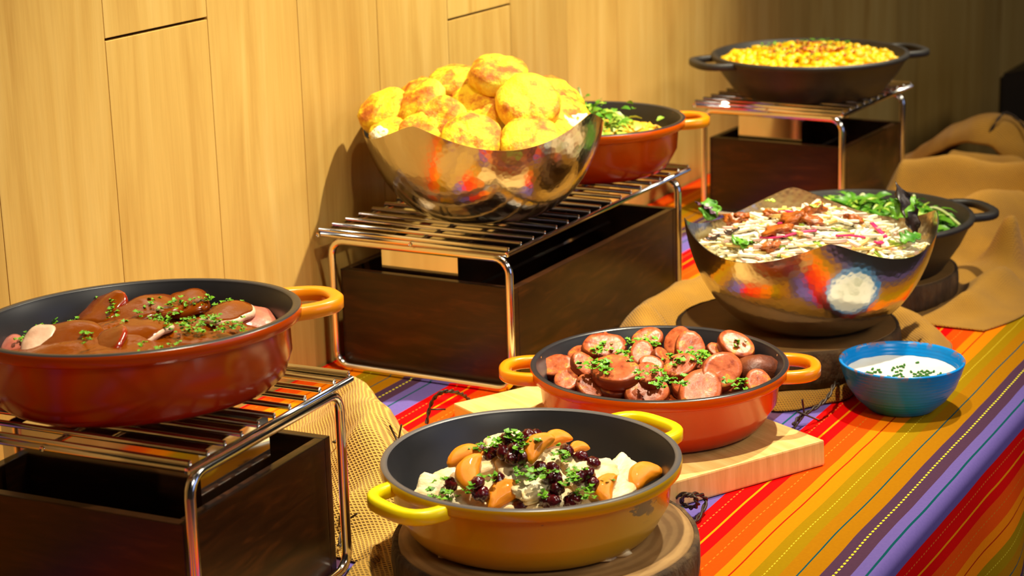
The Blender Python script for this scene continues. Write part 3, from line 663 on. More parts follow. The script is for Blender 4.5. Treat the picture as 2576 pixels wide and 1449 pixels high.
# ------------------------------------------------------------------ barbed wire
def barbed(label, pts, barbs, r=.0014):
    t = thing('barbed_wire', label, 'wire', pts[0], 0, 'rusty barbed wire strands'); o = Vector(pts[0])
    path = catmull([Vector(p)-o for p in pts], 10)
    for ph in (0, PI):
        bm = bmesh.new(); q = []
        for i, (p, s, u) in enumerate(frames(path)): a = i*.5+ph; q.append(p+s*math.cos(a)*r*1.05+u*math.sin(a)*r*1.05)
        tube(bm, q, r, 6); mesh_obj('strand', bm, MT['wire'], t)
    for b in barbs:
        bm = bmesh.new(); tube(bm, [Vector(p)-o for p in b], .0012, 6); mesh_obj('barb', bm, MT['wire'], t)
barbed('barbed wire crossing the burlap left of the yellow pot, forked barb upright', [(-1.1926,1.7524,.06),(-1.1891,1.7712,.06),(-1.1799,1.7855,.06),(-1.1677,1.7991,.055),(-1.1463,1.8021,.05),(-1.1332,1.814,.04),(-1.11, 1.86, .008)],
       [[(-1.1416,1.8038,.05), (-1.1499,1.8011,.07)], [(-1.1416,1.8038,.05), (-1.1313,1.7965,.075)]])
barbed('arched piece of barbed wire on the red stripe beside the pale board', [(-1.2166,1.9893,.003),(-1.2149,1.9943,.02),(-1.2071,1.9936,.035),(-1.195,1.9927,.045),(-1.1871,2.0011,.045),(-1.1955,2.0371,.03),(-1.2059,2.0684,.015),(-1.2058,2.0806,.003)],
       [[(-1.2149,1.9943,.02), (-1.200, 2.008, .018)]])
barbed('small coil of barbed wire between the yellow pot and the board', [(-.8395,1.8742,.004),(-.8188,1.8593,.02),(-.7956,1.8324,.03),(-.7929,1.8366,.02),(-.8075,1.8492,.01),(-.817,1.8499,.015),(-.8036,1.8351,.03),(-.8005,1.8649,.02),(-.7976,1.8689,.01),(-.7933,1.8373,.004),(-.7974,1.8258,.003)], [])
barbed('barbed wire with a knot between the sausage pot and the blue bowl', [(-.80,2.30,.012),(-.7904,2.2554,.03),(-.7863,2.2228,.025),(-.7893,2.1965,.02),(-.7982,2.1795,.015),(-.8057,2.1729,.01),(-.809,2.1618,.003)],
       [[(-.7850,2.1836,.006),(-.7916,2.1615,.018),(-.8054,2.1651,.02),(-.8, 2.178, .012)], [(-.8, 2.176, .012), (-.7999,2.1675,.035)], [(-.8, 2.172, .012), (-.803, 2.150, .004)]])
barbed('barbed wire end low on the burlap beside the left riser leg', [(-1.115, 1.66, .03), (-1.1091,1.6347,.028),(-1.0948,1.6211,.03), (-1.09, 1.60, .012)], [[(-1.0948,1.6211,.03), (-1.0783,1.6191,.042)], [(-1.0948,1.6211,.03), (-1.092, 1.606, .008)]])
barbed('wire tie looped around the arched burlap roll', [(-.985, 3.62, .062), (-.975, 3.605, .085), (-.962, 3.62, .112), (-.955, 3.645, .118), (-.93, 3.640, .105), (-.905, 3.63, .08), (-.895, 3.625, .05)], [])

# ------------------------------------------------------------------ dark appliance beyond the table
t = thing('black_cabinet', 'tall black cabinet standing on the floor beyond the far end of the table', 'cabinet', (-1.02, 4.72, ZF))
bm = bmesh.new(); vs = box(bm, -.20, .24, -.14, .2, 0, .78)
for v in vs:
    if v.co.z > .5 and v.co.x > 0: v.co.z += .10
bmesh.ops.bevel(bm, geom=bm.edges[:], offset=.008, segments=2, affect='EDGES'); mesh_obj('body', bm, MT['black_plastic'], t, False)
bm = bmesh.new(); box(bm, -.17, .21, -.150, -.140, .06, .66, .003); mesh_obj('door', bm, MT['black_plastic'], t, False)
BISCUITS=[(-1.2859,2.3224,0.3752,0.2002,-0.2665,0.9428,0.04,'golden biscuit crowning the very top of the heap'),
(-1.2285,2.2968,0.3445,0.4309,-0.5656,0.7032,0.043,'large round biscuit tilted face-on, upper right of the heap'),
(-1.3052,2.2889,0.3253,0.0273,-0.7088,0.7049,0.046,'big biscuit facing out from the middle of the heap'),
(-1.3724,2.2521,0.3435,-0.3318,-0.5686,0.7527,0.041,'biscuit leaning diagonally on the left slope of the heap'),
(-1.4122,2.2359,0.3343,-0.0501,-0.5827,0.8111,0.037,'biscuit at the far left edge of the heap, against the wall side'),
(-1.3816,2.2014,0.3116,0.0371,-0.4402,0.8971,0.03,'small broken-edged biscuit low at the left corner of the steel bowl'),
(-1.3226,2.2281,0.3264,0.1692,-0.7623,0.6247,0.036,'upright biscuit just above the front left peak of the bowl rim'),
(-1.2706,2.2167,0.3068,0.3404,-0.6198,0.7071,0.04,'biscuit low in the centre front, just above the dipping bowl rim'),
(-1.1993,2.2501,0.2992,0.3578,-0.4859,0.7975,0.044,'biscuit low at the right front, just above the dipping bowl rim'),
(-1.1993,2.3471,0.3186,0.6042,-0.1178,0.7881,0.038,'split biscuit with white crumb showing at the right of the heap'),
(-1.3585,2.3281,0.3608,0.0541,-0.2966,0.9535,0.036,'biscuit at the back left, just below the topmost one'),
(-1.3216,2.3198,0.3512,0.039,-0.5156,0.8559,0.038,'biscuit tucked directly under the left side of the topmost one'),
(-1.2286,2.3823,0.3387,0.589,0.0946,0.8026,0.037,'biscuit half hidden behind the large face-on biscuit'),
(-1.3387,2.2078,0.3164,0.1896,-0.6508,0.7352,0.03,'biscuit mostly hidden behind the front left peak of the rim'),
(-1.177,2.308,0.3005,0.573,-0.2248,0.7881,0.03,'biscuit half sunk at the right corner under the split biscuit'),
(-1.2983,2.3498,0.3261,0.2213,-0.2048,0.9535,0.04,'biscuit buried in the centre of the heap under the topmost one')]
SAUSAGES=[(-1.0125,2.0665,0.101,0.2925,-0.3476,0.8909,0.0238,'sausage wide coin with parsley on its face at the back left of the pot'),
(-0.982,2.1231,0.098,0.2153,-0.392,0.8944,0.0187,'sausage coin under a parsley clump in the middle of the back row'),
(-0.9419,2.1263,0.1,-0.1178,-0.6042,0.7881,0.0196,'sausage slanted slice with its rim raised at the back, right of the parsley'),
(-0.9192,2.1069,0.099,0.4013,-0.5843,0.7053,0.0204,'sausage pale round coin facing out near the middle back'),
(-0.8711,2.1332,0.101,0.3299,-0.3245,0.8865,0.0213,'sausage lone coin at the back right against the dark pot wall'),
(-0.8277,2.0987,0.09,0.4182,0.4141,0.8085,0.023,'sausage dark browned sausage end at the right side of the pot'),
(-0.813,2.0595,0.083,0.4474,-0.5092,0.7352,0.0174,'sausage small coin beside the dark sausage end, by the right rim'),
(-0.8584,2.0535,0.094,0.5901,-0.4447,0.6738,0.0247,'sausage largest tilted coin with fat specks right of centre'),
(-0.9015,2.0387,0.1,0.1546,-0.4628,0.8729,0.0187,'sausage coin with a flat face up in the very centre of the heap'),
(-0.9618,2.0627,0.1,0.368,-0.5084,0.7785,0.0162,'sausage coin behind the centre, touching the middle parsley clump'),
(-1.0103,2.0088,0.096,0.5877,-0.2827,0.7581,0.0162,'sausage coin leaning right in the left part of the pot'),
(-1.0486,2.0138,0.088,0.0946,-0.589,0.8026,0.0179,'sausage broad coin at the far left by the rim'),
(-0.9657,2.0005,0.096,0.0346,-0.3542,0.9345,0.0272,'sausage long slanted slice seen from its browned side left of centre'),
(-0.9269,2.0089,0.094,0.1363,-0.4333,0.8909,0.017,'sausage coin with browned edge just left of the front parsley clump'),
(-0.9379,2.0392,0.098,0.3923,-0.3631,0.8452,0.0136,'sausage small coin between the centre and the long slanted slice'),
(-0.9408,2.0685,0.1,0.6992,0.0589,0.7125,0.0119,'sausage small coin standing on edge behind the centre'),
(-1.0227,1.9871,0.082,0.2153,-0.392,0.8944,0.0162,'sausage coin sunk low at the left front of the pot'),
(-0.9922,1.9868,0.078,0.368,-0.5084,0.7785,0.0162,'sausage coin with a yellow fat speck at the left front rim'),
(-0.9627,1.9996,0.078,0.2153,-0.392,0.8944,0.0179,'sausage wedge of sausage at the front, left of the front coins'),
(-0.9253,1.9989,0.076,0.3404,-0.6198,0.7071,0.0226,'sausage round coin facing out at the front rim, middle'),
(-0.9265,2.0138,0.082,0.0157,-0.4079,0.9129,0.0136,'sausage small slice behind the middle front coin'),
(-0.8676,2.0173,0.078,0.3347,-0.5284,0.7803,0.0272,'sausage biggest coin at the front rim, right of middle'),
(-0.8862,2.0393,0.084,0.0769,-0.4216,0.9035,0.0272,'sausage flat slice lying just behind the biggest front coin'),
(-1.0333,2.1176,0.1,0.6508,0.1896,0.7352,0.006,'sausage narrow pointed slice poking up at the back left'),
(-0.8918,2.1266,0.094,0.498,-0.2069,0.8422,0.0128,'sausage small slice wedged behind the largest tilted coin'),
(-1.0417,2.0562,0.094,-0.1178,-0.6042,0.7881,0.0111,'sausage small slice at the left edge of the back coin'),
(-0.8429,2.1026,0.078,0.3358,-0.2322,0.9129,0.0145,'sausage slice mostly hidden under the dark sausage end'),
(-0.9848,2.0625,0.09,0.259,-0.2796,0.9245,0.0153,'sausage slice buried between the left coins and the centre'),
(-0.9192,2.0554,0.084,0.1383,-0.2519,0.9578,0.017,'sausage slice buried deep under the central coin')]
SPARSLEY=[(-0.9766,2.1032,0.106),(-0.978,2.0894,0.106),(-0.9644,2.1017,0.106),(-0.9876,2.0853,0.106),(-0.9756,2.0516,0.106),(-0.975,2.0423,0.106),(-0.9796,1.9966,0.106),(-0.9855,1.9972,0.106),(-0.983,2.0075,0.106),(-0.9106,2.0448,0.106),(-0.9051,2.0533,0.106),(-0.9114,2.0382,0.106),(-0.8995,2.0745,0.106),(-0.8918,2.0653,0.106),(-0.8894,2.0726,0.106),(-0.9045,2.0819,0.106),(-0.8781,2.0463,0.106),(-0.8883,1.9701,0.106),(-0.8869,1.9591,0.106),(-0.8911,1.9806,0.106),(-0.8877,1.953,0.106),(-0.8745,2.1301,0.106),(-0.8203,2.0024,0.106),(-0.8068,1.9823,0.106),(-1.0122,2.052,0.106),(-1.0144,2.0447,0.106),(-1.0136,2.071,0.106),(-0.9639,2.0188,0.106),(-0.9886,1.9805,0.106),(-0.9199,1.9919,0.106),(-0.9145,2.0002,0.106),(-0.9275,1.9767,0.106),(-0.9667,1.9778,0.106),(-0.8833,2.0626,0.106),(-0.8638,1.9633,0.106),(-0.9051,2.0409,0.106),(-0.9671,2.0908,0.106)]
MANDARINS=[(-0.8784,1.6411,0.13,0.1618,-0.6153,0.7715,0.0167,30,'mandarin segment near the top of the pile below the cranberries'),
(-0.9555,1.6333,0.112,-0.063,-0.4428,0.8944,0.0174,10,'mandarin segment lying flat at the upper left of the pile'),
(-0.9341,1.6039,0.106,0.2562,-0.6204,0.7412,0.0194,60,'curved mandarin segment standing at the left of the pile'),
(-0.8973,1.6074,0.09,0.3007,-0.5476,0.7809,0.0201,0,'mandarin segment at the front rim, left of middle'),
(-0.8824,1.6893,0.122,0.3663,-0.3011,0.8805,0.0139,-20,'mandarin segment behind the pile, right of the top one'),
(-0.8607,1.6949,0.114,0.4351,-0.2539,0.8639,0.0101,-30,'smallest mandarin segment at the back right of the pile'),
(-0.8173,1.6662,0.088,0.3467,-0.4617,0.8165,0.0159,40,'mandarin segment at the front, right of middle'),
(-0.7999,1.7175,0.086,0.4582,-0.3168,0.8305,0.019,-10,'mandarin segment alone at the far right by the rim')]
CRANBERRIES=[(-0.9117,1.64,0.14),(-0.8955,1.6556,0.14),(-0.8985,1.6426,0.138),(-0.945,1.6451,0.122),(-0.9284,1.6361,0.122),(-0.9244,1.6397,0.126),(-0.9087,1.6277,0.13),(-0.8988,1.6244,0.128),(-0.8879,1.6269,0.128),(-0.8977,1.6289,0.135),(-0.8652,1.6781,0.122),(-0.8736,1.6374,0.116),(-0.8634,1.6426,0.115),(-0.8595,1.6287,0.112),(-0.8495,1.6242,0.103),(-0.8543,1.631,0.112),(-0.9065,1.6134,0.107),(-0.9183,1.5906,0.11),(-0.9116,1.5898,0.1),(-0.9165,1.5897,0.1),(-0.856,1.6146,0.094),(-0.848,1.6147,0.093),(-0.833,1.6321,0.093),(-0.8361,1.6285,0.09),(-0.8796,1.6073,0.086),(-0.8328,1.6611,0.108),(-0.8521,1.6841,0.115),(-0.8401,1.6859,0.11),(-0.8268,1.6583,0.1),(-0.8384,1.6498,0.108),(-0.9669,1.6222,0.09),(-0.892,1.6643,0.138)]
TURKEY=[(-0.892,1.6303,0.108,0.3467,-0.4617,0.8165,0.0372,0.0418,'thick slab of white turkey in the centre of the pile'),
(-0.9257,1.6337,0.114,0.0576,-0.4706,0.8805,0.031,0.0256,'turkey slice above the centre slab, left'),
(-0.8775,1.6891,0.115,0.5051,-0.4675,0.7255,0.0139,0.0349,'narrow turkey strip standing right of the top mandarin'),
(-0.8385,1.6888,0.1,0.5544,-0.1613,0.8165,0.0449,0.0186,'long turkey strip sloping down on the right of the pile'),
(-0.826,1.7215,0.09,0.4141,-0.4182,0.8085,0.031,0.0279,'pale frilly turkey piece at the right by the dark wall'),
(-0.9852,1.6156,0.084,-0.0501,-0.5827,0.8111,0.0294,0.0302,'turkey piece at the far left of the pile'),
(-0.9382,1.5994,0.084,0.2477,-0.451,0.8575,0.0263,0.0186,'turkey piece at the left front rim'),
(-0.9221,1.6028,0.08,0.2477,-0.451,0.8575,0.0186,0.0163,'small turkey bit at the front rim beside the left mandarin'),
(-0.8722,1.6192,0.086,0.2477,-0.451,0.8575,0.0217,0.0209,'turkey piece at the front rim in the middle'),
(-0.8115,1.6789,0.086,0.498,-0.2069,0.8422,0.0372,0.0186,'flat turkey strip beside the far right mandarin'),
(-0.8616,1.68,0.108,0.3923,-0.3631,0.8452,0.0186,0.0209,'turkey chunk behind the right cranberries'),
(-0.8465,1.6363,0.084,0.2153,-0.392,0.8944,0.0201,0.0186,'turkey piece at the front rim between the cranberries'),
(-0.9798,1.6357,0.088,-0.1376,-0.4728,0.8704,0.0232,0.0209,'turkey chunk behind the left mandarins'),
(-0.8376,1.6672,0.096,0.4351,-0.2539,0.8639,0.0263,0.0209,'turkey chunk between the right strip and the front mandarin'),
(-0.874,1.6218,0.1,0.2153,-0.392,0.8944,0.0341,0.0256,'turkey slice under the centre slab'),
(-0.9294,1.6712,0.118,0.1383,-0.2519,0.9578,0.0372,0.0372,'turkey slice at the top under the cranberries'),
(-0.885,1.6715,0.112,0.3216,-0.4082,0.8544,0.0248,0.0279,'turkey piece under the top mandarin'),
(-0.9144,1.6209,0.094,0.2153,-0.392,0.8944,0.0279,0.0256,'turkey piece between the two left mandarins')]
TPARSLEY=[(-0.9036,1.6376,0.148),(-0.9046,1.6363,0.146),(-0.9186,1.6346,0.14),(-0.9157,1.635,0.138),(-0.8947,1.6359,0.143),(-0.8839,1.643,0.143),(-0.8892,1.6406,0.14),(-0.8813,1.6686,0.132),(-0.8793,1.6709,0.13),(-0.8609,1.6601,0.124),(-0.8592,1.6599,0.122),(-0.9378,1.6357,0.13),(-0.9411,1.6356,0.128),(-0.8387,1.638,0.115),(-0.8395,1.6332,0.112),(-0.8345,1.6325,0.11),(-0.8236,1.6357,0.1),(-0.8251,1.6322,0.098),(-0.8258,1.6434,0.1),(-0.9512,1.5869,0.094),(-0.9559,1.5918,0.09),(-0.9506,1.5915,0.094),(-0.8379,1.6524,0.114),(-0.819,1.6684,0.1),(-0.9196,1.5784,0.108),(-0.8324,1.7029,0.1),(-0.8609,1.6193,0.118),(-0.8829,1.6184,0.118),(-0.8856,1.6083,0.118),(-0.8734,1.6064,0.116),(-0.8656,1.6099,0.116),(-0.9037,1.631,0.138),(-0.9298,1.6392,0.13),(-0.8514,1.6061,0.1),(-0.857,1.6241,0.12),(-0.9566,1.6356,0.118),(-0.9091,1.6065,0.112),(-0.8428,1.6302,0.108),(-0.9137,1.6001,0.112),(-0.9647,1.6077,0.1),(-0.9719,1.5934,0.09),(-0.8885,1.6239,0.138),(-0.857,1.6555,0.12)]
HAM=[(-1.2777,1.3884,0.266,0.0763,-0.6237,0.7779,0.021,0.0219,'pale white-fatted ham slice standing at the left front'),
(-1.3039,1.3867,0.258,0.097,-0.3686,0.9245,0.0158,0.0118,'pink ham end at the far left by the rim'),
(-1.2846,1.4911,0.274,-0.124,-0.4259,0.8962,0.0305,0.0236,'red-edged ham slice raised at the back left'),
(-1.2186,1.5425,0.274,-0.0291,-0.3379,0.9407,0.0294,0.0185,'sauce-covered ham ridge at the back middle'),
(-1.1949,1.4463,0.277,0.1345,-0.0391,0.9901,0.0347,0.0185,'ham slice with pale fat edge over a dark hollow in the middle'),
(-1.1559,1.5254,0.276,-0.0391,-0.1345,0.9901,0.0315,0.0185,'ham slice with pale edge at the right over a dark hollow'),
(-1.1351,1.5436,0.268,0.4428,-0.063,0.8944,0.0294,0.0202,'pink ham slice at the far right by the wall of the pot'),
(-1.2121,1.4061,0.27,-0.3732,-0.4773,0.7956,0.0315,0.0236,'red-edged slice slanting up at the front left of middle'),
(-1.1335,1.4596,0.268,0.1345,-0.0391,0.9901,0.0442,0.0219,'long glossy red-edged slice at the front right'),
(-1.2055,1.4265,0.258,-0.0926,-0.5312,0.8422,0.0231,0.0185,'pink slice at the front rim in the middle'),
(-1.2518,1.4035,0.272,0.0346,-0.3542,0.9345,0.0442,0.0387,'broad sauce-covered slice filling the left of the pot'),
(-1.241,1.5063,0.276,0.0944,-0.1719,0.9806,0.0505,0.0336,'broad sauce-covered slice at the top of the mound'),
(-1.1174,1.4947,0.265,0.3004,-0.0523,0.9524,0.0378,0.0269,'sauce-covered slice at the right front by the rim')]
HPARSLEY=[(-1.3345,1.5257,0.264),(-1.2997,1.5059,0.276),(-1.3245,1.47,0.264),(-1.3179,1.4588,0.264),(-1.3252,1.4743,0.264),(-1.2995,1.4712,0.264),(-1.2931,1.46,0.264),(-1.2333,1.4097,0.276),(-1.2516,1.4197,0.264),(-1.2277,1.3999,0.264),(-1.2274,1.3874,0.264),(-1.2731,1.4977,0.276),(-1.2656,1.4866,0.276),(-1.2425,1.5176,0.276),(-1.2357,1.5204,0.276),(-1.2337,1.5046,0.276),(-1.2181,1.5017,0.276),(-1.2186,1.5156,0.276),(-1.2163,1.5261,0.276),(-1.2182,1.5325,0.276),(-1.2044,1.5358,0.276),(-1.2027,1.5414,0.276),(-1.1923,1.5433,0.276),(-1.1987,1.5478,0.276),(-1.173,1.5489,0.276),(-1.1661,1.5494,0.276),(-1.1601,1.5472,0.276),(-1.1739,1.5343,0.276),(-1.2015,1.4674,0.276),(-1.2009,1.4721,0.276),(-1.1923,1.4667,0.276),(-1.1951,1.4611,0.276),(-1.1784,1.4636,0.276),(-1.1832,1.4661,0.276),(-1.1711,1.4579,0.276),(-1.1659,1.4734,0.276),(-1.1535,1.4609,0.276),(-1.1467,1.4594,0.276),(-1.14,1.4579,0.276),(-1.1496,1.4538,0.276),(-1.1496,1.4802,0.276),(-1.1519,1.4927,0.276),(-1.1515,1.4884,0.276),(-1.1446,1.4868,0.276),(-1.1396,1.4934,0.276),(-1.1225,1.474,0.276),(-1.1209,1.4681,0.276),(-1.1129,1.478,0.276),(-1.1156,1.4857,0.276),(-1.1138,1.4909,0.276),(-1.0993,1.4707,0.276),(-1.1943,1.4955,0.276),(-1.2299,1.4829,0.276),(-1.3015,1.3898,0.264),(-1.304,1.4062,0.264),(-1.156,1.3917,0.276),(-1.1407,1.3777,0.276),(-1.138,1.3952,0.276),(-1.1259,1.4045,0.276),(-1.1449,1.5734,0.264),(-1.1353,1.568,0.264),(-1.2104,1.4547,0.276),(-1.2185,1.4468,0.276),(-1.2462,1.4645,0.276),(-1.163,1.4791,0.276),(-1.1616,1.4641,0.276),(-1.1478,1.4721,0.276),(-1.1136,1.4733,0.276),(-1.2096,1.3814,0.276),(-1.3135,1.4378,0.264)]
# ================================================================== FOOD
# biscuits -----------------------------------------------------------
def biscuit_mesh(seed):
    bm = bmesh.new(); n, m = 36, 16; rings = []; off = Vector((seed*3.7, seed*1.9, seed*5.3))
    for j in range(m+1):
        a = -PI/2+PI*j/m; c, s = math.cos(a), math.sin(a); p = 3.4
        q = (abs(c)**p+abs(s)**p)**(-1/p); ring = []
        for i in range(n if 0 < j < m else 1):
            th = 2*PI*i/n; d = Vector((math.cos(th)*c*q, math.sin(th)*c*q, s*q*.40))
            k = 1+.07*noise.noise(Vector((math.cos(th)*1.5, math.sin(th)*1.5, seed*2.1)))
            if abs(s) < .75: k += .06*noise.noise(Vector((math.cos(th)*2.5, math.sin(th)*2.5, d.z*14+seed)))
            d = Vector((d.x*k, d.y*k, d.z)); d.z += .08*noise.noise(Vector((d.x*2.3, d.y*2.3, 0))+off)+.045*noise.noise(Vector((d.x*5, d.y*5, 3))+off)+.02*noise.noise(Vector((d.x*12, d.y*12, 3))+off)
            if s > 0: d.z += .05*(1-(d.x**2+d.y**2))
            ring.append(bm.verts.new(d*.042))
        rings.append(ring)
    for a, b in zip(rings, rings[1:]):
        for i in range(n):
            j = (i+1) % n
            if len(a) == 1: bm.faces.new((a[0], b[j], b[i]))
            elif len(b) == 1: bm.faces.new((a[i], a[j], b[0]))
            else: bm.faces.new((a[i], a[j], b[j], b[i]))
    return bm
bis_me = []
for i, (x, y, z, nx, ny, nz, R, lab) in enumerate(BISCUITS):
    if i < 6: o = mesh_obj('biscuit', biscuit_mesh(i+1), MT['biscuit']); bis_me.append(o.data)
    else: o = mesh_obj('biscuit', None, None, me=bis_me[i % 6])
    o.location = (x, y, z); orient(o, (nx, ny, nz), i*1.7); k = R/.042*1.0; o.scale = (k, k, k*1.05)
    tag(o, lab, 'biscuit', 'biscuits in the steel bowl')
    if 'split' in lab or 'broken' in lab:
        bm = bmesh.new(); blob(bm, .026, .016, .013, i, .35, 3, 2.4, 3); c = mesh_obj('crumb', bm, MT['crumb'], o); c.location = (-.008, .020, .008)

# sausage slices -----------------------------------------------------
def slice_mesh(seed, th):
    bm = bmesh.new(); n = 32; R = .0225; prof = [(0, -th), (.7, -th), (.95, -th*.95), (1.0, -th*.6), (1.03, 0), (1.0, th*.6), (.95, th*.95), (.7, th*1.02), (.35, th*1.0), (0, th*.97)]; rings = []
    for r, z in prof:
        if r == 0: rings.append([bm.verts.new((0, 0, z))]); continue
        ring = []
        for i in range(n):
            a = 2*PI*i/n; k = 1+.05*noise.noise(Vector((math.cos(a)*1.3, math.sin(a)*1.3, seed*1.7)))
            ring.append(bm.verts.new((R*r*k*math.cos(a)*1.16, R*r*k*math.sin(a)*.88, z+.0012*noise.noise(Vector((math.cos(a)*r*3, math.sin(a)*r*3, seed))))))
        rings.append(ring)
    for q, (a, b) in enumerate(zip(rings, rings[1:])):
        for i in range(n):
            j = (i+1) % n
            if len(a) == 1: f = bm.faces.new((a[0], b[j], b[i]))
            elif len(b) == 1: f = bm.faces.new((a[i], a[j], b[0]))
            else: f = bm.faces.new((a[i], a[j], b[j], b[i]))
            f.material_index = 1 if 2 <= q <= 5 else 0
    return bm
sl = []
for i, (x, y, z, nx, ny, nz, R, lab) in enumerate(SAUSAGES):
    if 'sausage end' in lab and 'dark' in lab and 'browned' in lab:
        bm = bmesh.new(); blob(bm, .029, .021, .020, 3, .06, 3, 2.4, 3); o = mesh_obj('sausage_end', bm, MT['saus_end']); o.location = (x, y, z-.004); o.rotation_euler = (0, .15, 1.1)
        tag(o, lab, 'sausage', 'sausage pieces in the orange pot'); continue
    if len(sl) < 6: o = mesh_obj('sausage_slice', slice_mesh(i+1, (.0075, .0095, .0065, .010, .0080, .0085)[len(sl)]), [MT['saus_cut'], MT['saus_skin']]); sl.append(o.data)
    else: o = mesh_obj('sausage_slice', None, None, me=sl[i % 6])
    o.location = (x, y, z); orient(o, (nx, ny, nz), -nx*1.5+i*.9 if R < .02 else i*.5); k = R/.0225; o.scale = (k, k, min(k, 1.1)); tag(o, lab, 'sausage', 'sausage pieces in the orange pot')
def parsley(name, label, pts, seed, size=.0042, each=4, spread=.006, kind='parsley', m='parsley', zj=.003):
    rr = random.Random(seed); bm = bmesh.new()
    for p in pts:
        for q in range(each): frill(bm, Vector(p)+Vector((rr.gauss(0, spread), rr.gauss(0, spread), rr.uniform(-zj, zj))), size*rr.uniform(.7, 1.2), rr)
    return tag(mesh_obj(name, bm, MT[m]), label, kind, kind='stuff')
parsley('chopped_parsley', 'chopped parsley sprinkled over the sausage slices', SPARSLEY, 1, .0058, 6, .006)

# turkey, mandarin, cranberry ------------------------------------------
for i, (x, y, z, nx, ny, nz, sx, sy, lab) in enumerate(TURKEY):
    bm = bmesh.new(); blob(bm, sx*.55, max(.012, sy*.5), .0062, i+2, .11, 1.8, 7.0, 4, 0, .12*((i % 3)-1)); o = mesh_obj('turkey_piece', bm, MT['turkey']); o.location = (x, y, z+.001); orient(o, (nx, ny, nz), YAW+(.5 if 'slop' in lab or 'strip' in lab else 0)*(-1)+.2*((i*7) % 5-2))
    tag(o, lab, 'turkey', 'turkey pieces in the yellow pot')
def seg_mesh(seed):
    bm = bmesh.new(); blob(bm, .56, 1.0, .40, seed+3, .035, 3, 2.15, 4)
    for v in bm.verts: v.co.x -= .42*v.co.y*v.co.y-.12
    return bm
sg = []
for i, (x, y, z, nx, ny, nz, hs, spin, lab) in enumerate(MANDARINS):
    if len(sg) < 3: o = mesh_obj('mandarin_segment', seg_mesh(i), MT['mandarin']); sg.append(o.data)
    else: o = mesh_obj('mandarin_segment', None, None, me=sg[i % 3])
    o.location = (x, y, z+.007); orient(o, (nx, ny, nz), math.radians(spin)+YAW+PI/2); hs *= 1.12; o.scale = (hs, hs, hs); tag(o, lab, 'mandarin', 'mandarin segments in the yellow pot')
cb = []
for i, (x, y, z) in enumerate(CRANBERRIES):
    if len(cb) < 4:
        bm = bmesh.new(); blob(bm, .0080, .0072, .0066, i+5, .16, 3.2, 2.0, 3); o = mesh_obj('cranberry', bm, MT['cranberry']); cb.append(o.data)
    else: o = mesh_obj('cranberry', None, None, me=cb[i % 4])
    o.location = (x, y, z); o.rotation_euler = (i*.7, i*1.3, i*2.1); tag(o, 'dark glossy cranberry '+('in the cluster crowning the turkey pile' if i < 10 or i == 31 else 'beside the left mandarins in the yellow pot' if i in (16, 17, 18, 19, 30) else 'in the string running down the middle front of the pile' if i in (11, 12, 13, 14, 15, 20, 21, 22, 23, 24) else 'scattered on the right of the turkey pile'), 'cranberry', 'cranberries in the yellow pot')
parsley('chopped_parsley', 'chopped parsley sprinkled over the turkey and mandarins', TPARSLEY, 2, .0054, 4, .0045)
# bed of finely torn turkey filling the pot below
rr = random.Random(5); bm = bmesh.new()
def heap(rad, n, fn):
    for q in range(n):
        a = rr.uniform(0, 2*PI); r = rad*math.sqrt(rr.random()); fn(r*math.cos(a), r*math.sin(a), r/rad)
def tb(x, y, t):
    q = bmesh.new(); blob(q, rr.uniform(.010, .018), rr.uniform(.006, .010), .005, rr.random()*50, .25, 2.5, 3, 2); M = Matrix.Translation((x, y, .052+.036*(1-t*t)+rr.uniform(-.004, .003)-.0453+.0))@Matrix.Rotation(rr.uniform(0, PI), 4, 'Z')@Matrix.Rotation(rr.uniform(-.5, .5), 4, 'X')
    mp = {v: bm.verts.new(M@v.co) for v in q.verts}
    for f in q.faces: bm.faces.new([mp[v] for v in f.verts])
    q.free()
heap(.108, 130, tb)
tag(mesh_obj('shredded_turkey', bm, MT['turkey'], None, True, (-.8912, 1.6515, .0453)), 'bed of torn turkey bits at the bottom of the yellow pot', 'turkey', kind='stuff')
# bed of sausage juices/dark filling under the slices
bm = bmesh.new(); lathe(bm, [(0, .040), (.06, .040), (.1, .035), (.124, .028)], 48)
tag(mesh_obj('sausage_juices', bm, MT['saus_skin'], None, True, (-.9257, 2.0336, .0303)), 'brown juices under the sausage slices', 'sauce', kind='stuff')

# ham in gravy ---------------------------------------------------------
bm = bmesh.new(); n = 64; rings = [[bm.verts.new((0, 0, .060))]]
for j in range(1, 21):
    r = .1175*j/20
    rings.append([bm.verts.new((r*math.cos(2*PI*i/n), r*math.sin(2*PI*i/n), .045+.014*(1-(j/20)**2.2)+.012*noise.noise(Vector((r*math.cos(2*PI*i/n)*26, r*math.sin(2*PI*i/n)*26, 2.2)))*(1-(j/20)**6))) for i in range(n)])
for a, b in zip(rings, rings[1:]):
    for i in range(n):
        j = (i+1) % n
        if len(a) == 1: bm.faces.new((a[0], b[i], b[j]))
        else: bm.faces.new((a[i], b[i], b[j], a[j]))
tag(mesh_obj('gravy', bm, MT['gravy'], None, True, (-1.2003, 1.4458, .2085)), 'glossy brown gravy pooled over the ham in the red-orange pot', 'gravy', kind='stuff'); gv = bpy.data.objects['gravy']; gv.rotation_euler = (0, 0, math.radians(51)); gv.scale = (1.228, 1, 1)
